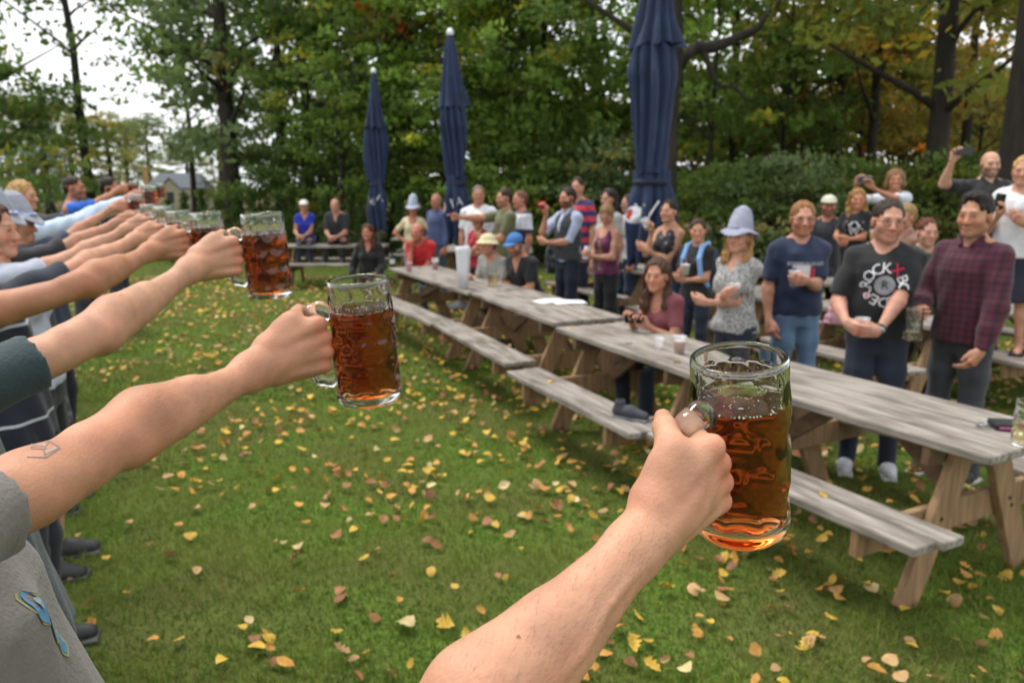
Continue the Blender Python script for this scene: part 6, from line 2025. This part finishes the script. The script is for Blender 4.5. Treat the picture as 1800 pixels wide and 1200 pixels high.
# wrist watch
i = P['black']; Ps, El, W, d, th, n = i['arms'][-1]
wt_ = empty('wrist_watch', i['pos'], math.atan2(i['Rz'][1, 0], i['Rz'][0, 0])); tag(wt_, 'grey wrist watch on the man in the black T-shirt', 'watch')
ax = nrm(W - El); c = W - ax * .035
e1 = nrm(th - ax * (th @ ax)); e2 = np.cross(ax, e1)
b = MB(); b.tube([c + .033 * math.cos(a) * e1 + .027 * math.sin(a) * e2 for a in np.linspace(0, 6.283, 25)], .007, 6, False); b.build('strap', mat_cache('#3c4a48'), wt_, True)
b = MB(); b.tube([c - n * .026, c - n * .038], .017, 16); b.build('dial', mat_cache('#8fa09c', .3), wt_, True)
# flip flops under the boy
i = P['teen']
for q in (1, -1):
    x, y = q * .13, .06
    p = A(x * i['m'], y * i['m'], .012) @ i['Rz'].T + i['pos']
    b = MB(); b.box((0, 0, 0), (.105, .27, .02), bev=.008)
    o = b.build('flip_flop', mat_cache('#151515', .8)); o.location = p; o.rotation_euler = (0, 0, math.atan2(i['Rz'][1, 0], i['Rz'][0, 0]) - q * .15)
    tag(o, ('right' if q > 0 else 'left') + ' black flip flop of the boy on the bench', 'flip flop')
# ---------------------------------------------------------------- things in hands and on tables
def thin_clear():
    m = bpy.data.materials.new('clear_plastic'); m.use_nodes = True
    nt = m.node_tree; nt.nodes.clear()
    o = nt.nodes.new('ShaderNodeOutputMaterial'); t = nt.nodes.new('ShaderNodeBsdfTransparent'); p = nt.nodes.new('ShaderNodeBsdfPrincipled')
    p.inputs['Base Color'].default_value = (.8, .82, .84, 1); p.inputs['Roughness'].default_value = .15
    x = nt.nodes.new('ShaderNodeMixShader'); x.inputs[0].default_value = .28
    nt.links.new(t.outputs[0], x.inputs[1]); nt.links.new(p.outputs[0], x.inputs[2]); nt.links.new(x.outputs[0], o.inputs[0]); return m
CLEAR = thin_clear()
BEERP = mat('cup_beer', lin('#c06a22'), .2, trans=.35)
BEERY = mat('cup_pale_beer', lin('#d8a83a'), .2, trans=.35)
def cup(label, p, up=(0, 0, 1), h=.115, r=.043, fill=.6, liquid=None, body=None, group='plastic cups'):
    o = empty('plastic_cup', p); up = nrm(up); o.rotation_mode = 'QUATERNION'; o.rotation_quaternion = Vector(up.tolist()).to_track_quat('Z', 'Y')
    tag(o, label, 'cup', group)
    b = MB(); b.lathe([(.0, .002), (r * .70, .0), (r * .98, h - .004), (r * 1.05, h - .002), (r * 1.05, h), (r * .95, h), (r * .67, .004), (.0, .005)], 24)
    b.build('cup', body or CLEAR, o, True)
    if liquid:
        b = MB(); b.lathe([(.0, .006), (r * .66, .006), (r * (.67 + .26 * fill), h * fill), (.0, h * fill)], 24); b.build('beer', liquid, o, True)
        b = MB(); b.lathe([(.0, h * fill + .006), (r * (.64 + .27 * fill), h * fill + .005), (r * (.64 + .27 * fill), h * fill + .0005), (0, h * fill + .0005)], 24); b.build('foam', FOAM, o, True)
    return o
def phone(label, p, wide, tall, body='#17181b', size=(.145, .072, .008)):
    """wide/tall: direction of the long and the short edge."""
    a = nrm(wide); t = nrm(np.asarray(tall) - a * (np.asarray(tall) @ a)); n = np.cross(a, t)
    o = empty('phone'); M = np.eye(4); M[:3, 0] = a; M[:3, 1] = t; M[:3, 2] = n; M[:3, 3] = p; o.matrix_world = Matrix(M.tolist())
    tag(o, label, 'phone', 'phones held up in the crowd')
    b = MB(); b.box((0, 0, 0), size, bev=.003); b.build('case', mat_cache(body, .35), o)
    b = MB(); b.box((0, 0, size[2] / 2 + .0006), (size[0] * .93, size[1] * .9, .001)); b.build('screen', mat_cache('#0b0d10', .08), o)
    b = MB(); b.box((size[0] * .38, size[1] * .25, -size[2] / 2 - .001), (.02, .02, .002), bev=.0008); b.build('lens', mat_cache('#050506', .1), o)
    return o
Z = A(0, 0, 1)
def grip(key, q, lift=0.0, **k):
    p, d, th, n = wp(P[key], q, **k); return p, d, th, n
p, d, th, n = grip('black', 1); q2 = grip('black', -1)[0]
cup('clear cup in the hands of the man in the black T-shirt', (p + q2) / 2 - Z * .05, liquid=BEERP, fill=.35)
p = grip('ginger', -1)[0]; cup('cup with pale beer held by the ginger man', p - Z * .055, liquid=BEERP, fill=.6)
p = grip('stripe', 1)[0]; cup('cup of amber beer held in the crossed arms of the woman in the felt hat', p - Z * .06, liquid=BEERP, fill=.75)
p = grip('backpack', 1)[0]; cup('white cup held by the backpack woman', p - Z * .05, body=mat_cache('#d9d9dc', .5), h=.10)
p = grip('bun', 1)[0]; cup('glass at the lips of the woman with the hair bun', p - Z * .045, up=(-.4, -.3, 1), liquid=BEERY, fill=.3)
p = grip('vest', 1)[0]; cup('red cup at the mouth of the vest man', p - Z * .04, up=(-.3, -.4, 1), body=mat_cache('#c02c38', .5), h=.09)
p = grip('blondb', 1)[0]; cup('cup of orange drink beside the fair haired person', p + A(-.06, -.05, -.09), liquid=mat_cache('#d08a2a', .3), fill=.8)
pa = (grip('seat', 1)[0] + grip('seat', -1)[0]) / 2; phone('phone in the hands of the seated girl', pa, (.7, -.6, .1), (0, 0, 1))
pa = (grip('purple', 1)[0] + grip('purple', -1)[0]) / 2; phone('phone the woman in purple looks down at', pa + Z * .02, (.2, .3, .9), (1, -.5, 0), '#c8ccd4')
pa = (grip('phonew', 1)[0] + grip('phonew', -1)[0]) / 2; phone('grey phone raised by the woman with the curly bob', pa + Z * .01, (.85, -.5, 0), (0, 0, 1), '#aab2b0')
p, d, th, n = grip('bald', 1, b=.0); phone('black phone raised by the bald man', p + A(.05, -.02, .01), (1, -.25, 0), (0, 0, 1))
p = grip('teen', 1)[0]; phone('dark phone held by the boy in white', p + Z * .03, (.1, -.1, 1), (1, -.4, 0))
p = grip('darkhair', 1)[0]; phone('phone in the lowered hand of the tall dark haired woman', p, (0, .1, 1), (1, -.4, 0), '#b8b8bc')
p, d, th, n = grip('plaid', 1, c=.0)
mug('clear mug with a last finger of pale beer, held by the man in checked flannel', p + A(-.045, -.085, -.045), (.02, .02, 1), (.5, .85, 0), 'mugs among the watching people', .050, BEER_PALE, True)
def on(u, v, z=.75): return ground_at(u, v, z)
mug('mug of pale beer on the nearest table at the right edge', on(1800, 783) + Z * (MUG_H / 2 + .001), (0, 0, 1), (.5, .8, 0), 'mugs among the watching people', .10, BEER_PALE, True)
mug('big mug of amber beer in front of the cream bucket hat', on(866, 503) + Z * (MUG_H / 2 + .001), (0, 0, 1), (.9, .3, 0), 'mugs among the watching people', .13, BEER_PALE, True)
cup('lone clear cup of amber beer on the second table', on(1194, 621) + Z * .001, h=.115, liquid=BEERP, fill=.68, r=.045)
cup('small empty clear cup before the seated girl', on(1158, 612) + Z * .001, h=.07, r=.035)
cup('pink cup on the fourth table', on(719, 478) + Z * .001, body=mat_cache('#d8a8b4', .5), h=.12)
cup('jar with red drink near the elbow of the man in red', on(765, 474) + Z * .001, liquid=mat_cache('#b04050', .3), fill=.7, h=.15, r=.05)
o = empty('bottle', on(690, 470) + Z * .001); tag(o, 'dark bottle with pale label on the fourth table', 'bottle')
b = MB(); b.lathe([(0, 0), (.033, 0), (.034, .01), (.034, .13), (.014, .17), (.013, .215), (.016, .217), (.016, .225), (0, .225)], 20); b.build('glass', mat_cache('#15110e', .15), o, True)
b = MB(); b.lathe([(.0347, .05), (.0347, .11)], 20); b.build('label', mat_cache('#c9c9c4'), o, True)
o = empty('paper_roll', on(814, 507) + Z * .001); tag(o, 'tall white paper roll standing on the table near the woman in red', 'paper roll')
b = MB(); b.lathe([(0, .0), (.050, .0), (.062, .2), (.075, .40), (.078, .44), (.070, .44), (.055, .2), (.0, .02)], 20); b.build('sheet', mat_cache('#d6d7dc', .8), o, True)
b = MB(); b.tube([(.062, 0, .0), (.070, .012, .2), (.082, .02, .43)], .004, 6); b.build('edge', mat_cache('#c2c4cc', .8), o, True)
# sheets of white paper on the third table
o = empty('paper_sheets', on(985, 531) + Z * .002); tag(o, 'white paper sheets spread on the third table', 'paper')
for k, (dx, dy, a) in enumerate([(-.09, .05, .5), (.08, -.05, .2)]):
    b = MB(); b.add([(-.15, -.10, 0), (0, -.105, .006), (.15, -.10, .002), (.15, .10, .004), (0, .105, .012), (-.15, .10, 0)], [(0, 1, 4, 5), (1, 2, 3, 4)])
    q = b.build('sheet', mat_cache('#dcdde0', .8), o, True, (dx, dy, .003 * k)); q.rotation_euler = (0, 0, a)
# phone wallet, pink bag, shoe, black pack
p = on(1765, 752); o = empty('wallet', p + Z * .001, rad(-10)); tag(o, 'black and pink wallet with keys on the nearest table', 'wallet')
b = MB(); b.box((.04, 0, .016), (.19, .10, .030), bev=.008); b.build('case', mat_cache('#17191c', .5), o)
b = MB(); b.box((.04, -.052, .012), (.16, .006, .008), bev=.002); b.build('stripe', mat_cache('#c05a90', .5), o)
b = MB(); b.tube([(-.085 + .022 * math.cos(a), .022 * math.sin(a), .012) for a in np.linspace(0, 6.28, 17)], .003, 6, False); b.box((-.10, -.02, .008), (.05, .012, .004)); b.build('keys', mat_cache('#8a8d92', .3, metal=.9), o)
p = ground_at(1478, 572, .75); s = Sdf(); s.loft(A(0, 0, .02), A(0, 0, .20), A(1, 0, 0), [(0, .13, .06), (.6, .11, .05), (1, .05, .03)], .01, n=3)
s.chain([A(-.06, 0, .18), A(-.05, 0, .27), A(.05, 0, .27), A(.06, 0, .18)], [.012] * 4, .01)
v, q_ = s.nets(.009, noise=(.004, 40, 2, (1, 1, 1))); o = link('handbag', mesh_np('handbag', v, q_, mat_cache('#c995a4', .7))); o.location = p; tag(o, 'pink bag on the table behind the man in the black T-shirt', 'bag')
p = on(1108, 735, .45); s = Sdf(); s.chain([A(-.11, 0, .045), A(0, 0, .05), A(.12, 0, .035)], [.042, .048, .034], .03); s.cap(A(-.10, 0, .05), A(-.09, 0, .11), .040, .042, .02); s.cap(A(-.09, 0, .10), A(-.085, 0, .2), .028, .03, .005, -1); s.cut(A(0, 0, .006), A(0, 0, -1))
o = empty('shoe', p, rad(-35)); tag(o, 'dark grey shoe on the end of the second bench', 'shoe'); o.scale = (.78,) * 3
v, q_ = s.nets(.006); link('upper', mesh_np('shoe', v, q_, mat_cache('#3b3d44', .8)), o)
b = MB(); b.box((.005, 0, .007), (.29, .095, .014), bev=.006); b.build('sole', mat_cache('#7a7c80', .7), o)
p = ground_at(965, 495, .75); s = Sdf(); s.loft(A(0, 0, .0), A(0, 0, .42), A(1, 0, 0), [(0, .20, .13), (.7, .19, .13), (1, .12, .08)], .01, n=3); s.loft(A(0, -.14, .05), A(0, -.14, .22), A(1, 0, 0), [(0, .13, .06), (1, .12, .04)], .02, n=3)
v, q_ = s.nets(.014, noise=(.005, 30, 2, (1, 1, 1))); o = link('backpack', mesh_np('pack', v, q_, BLACK)); o.location = A(.62, 9.9, .75); tag(o, 'black backpack on the table behind the man in the blue cap', 'backpack')
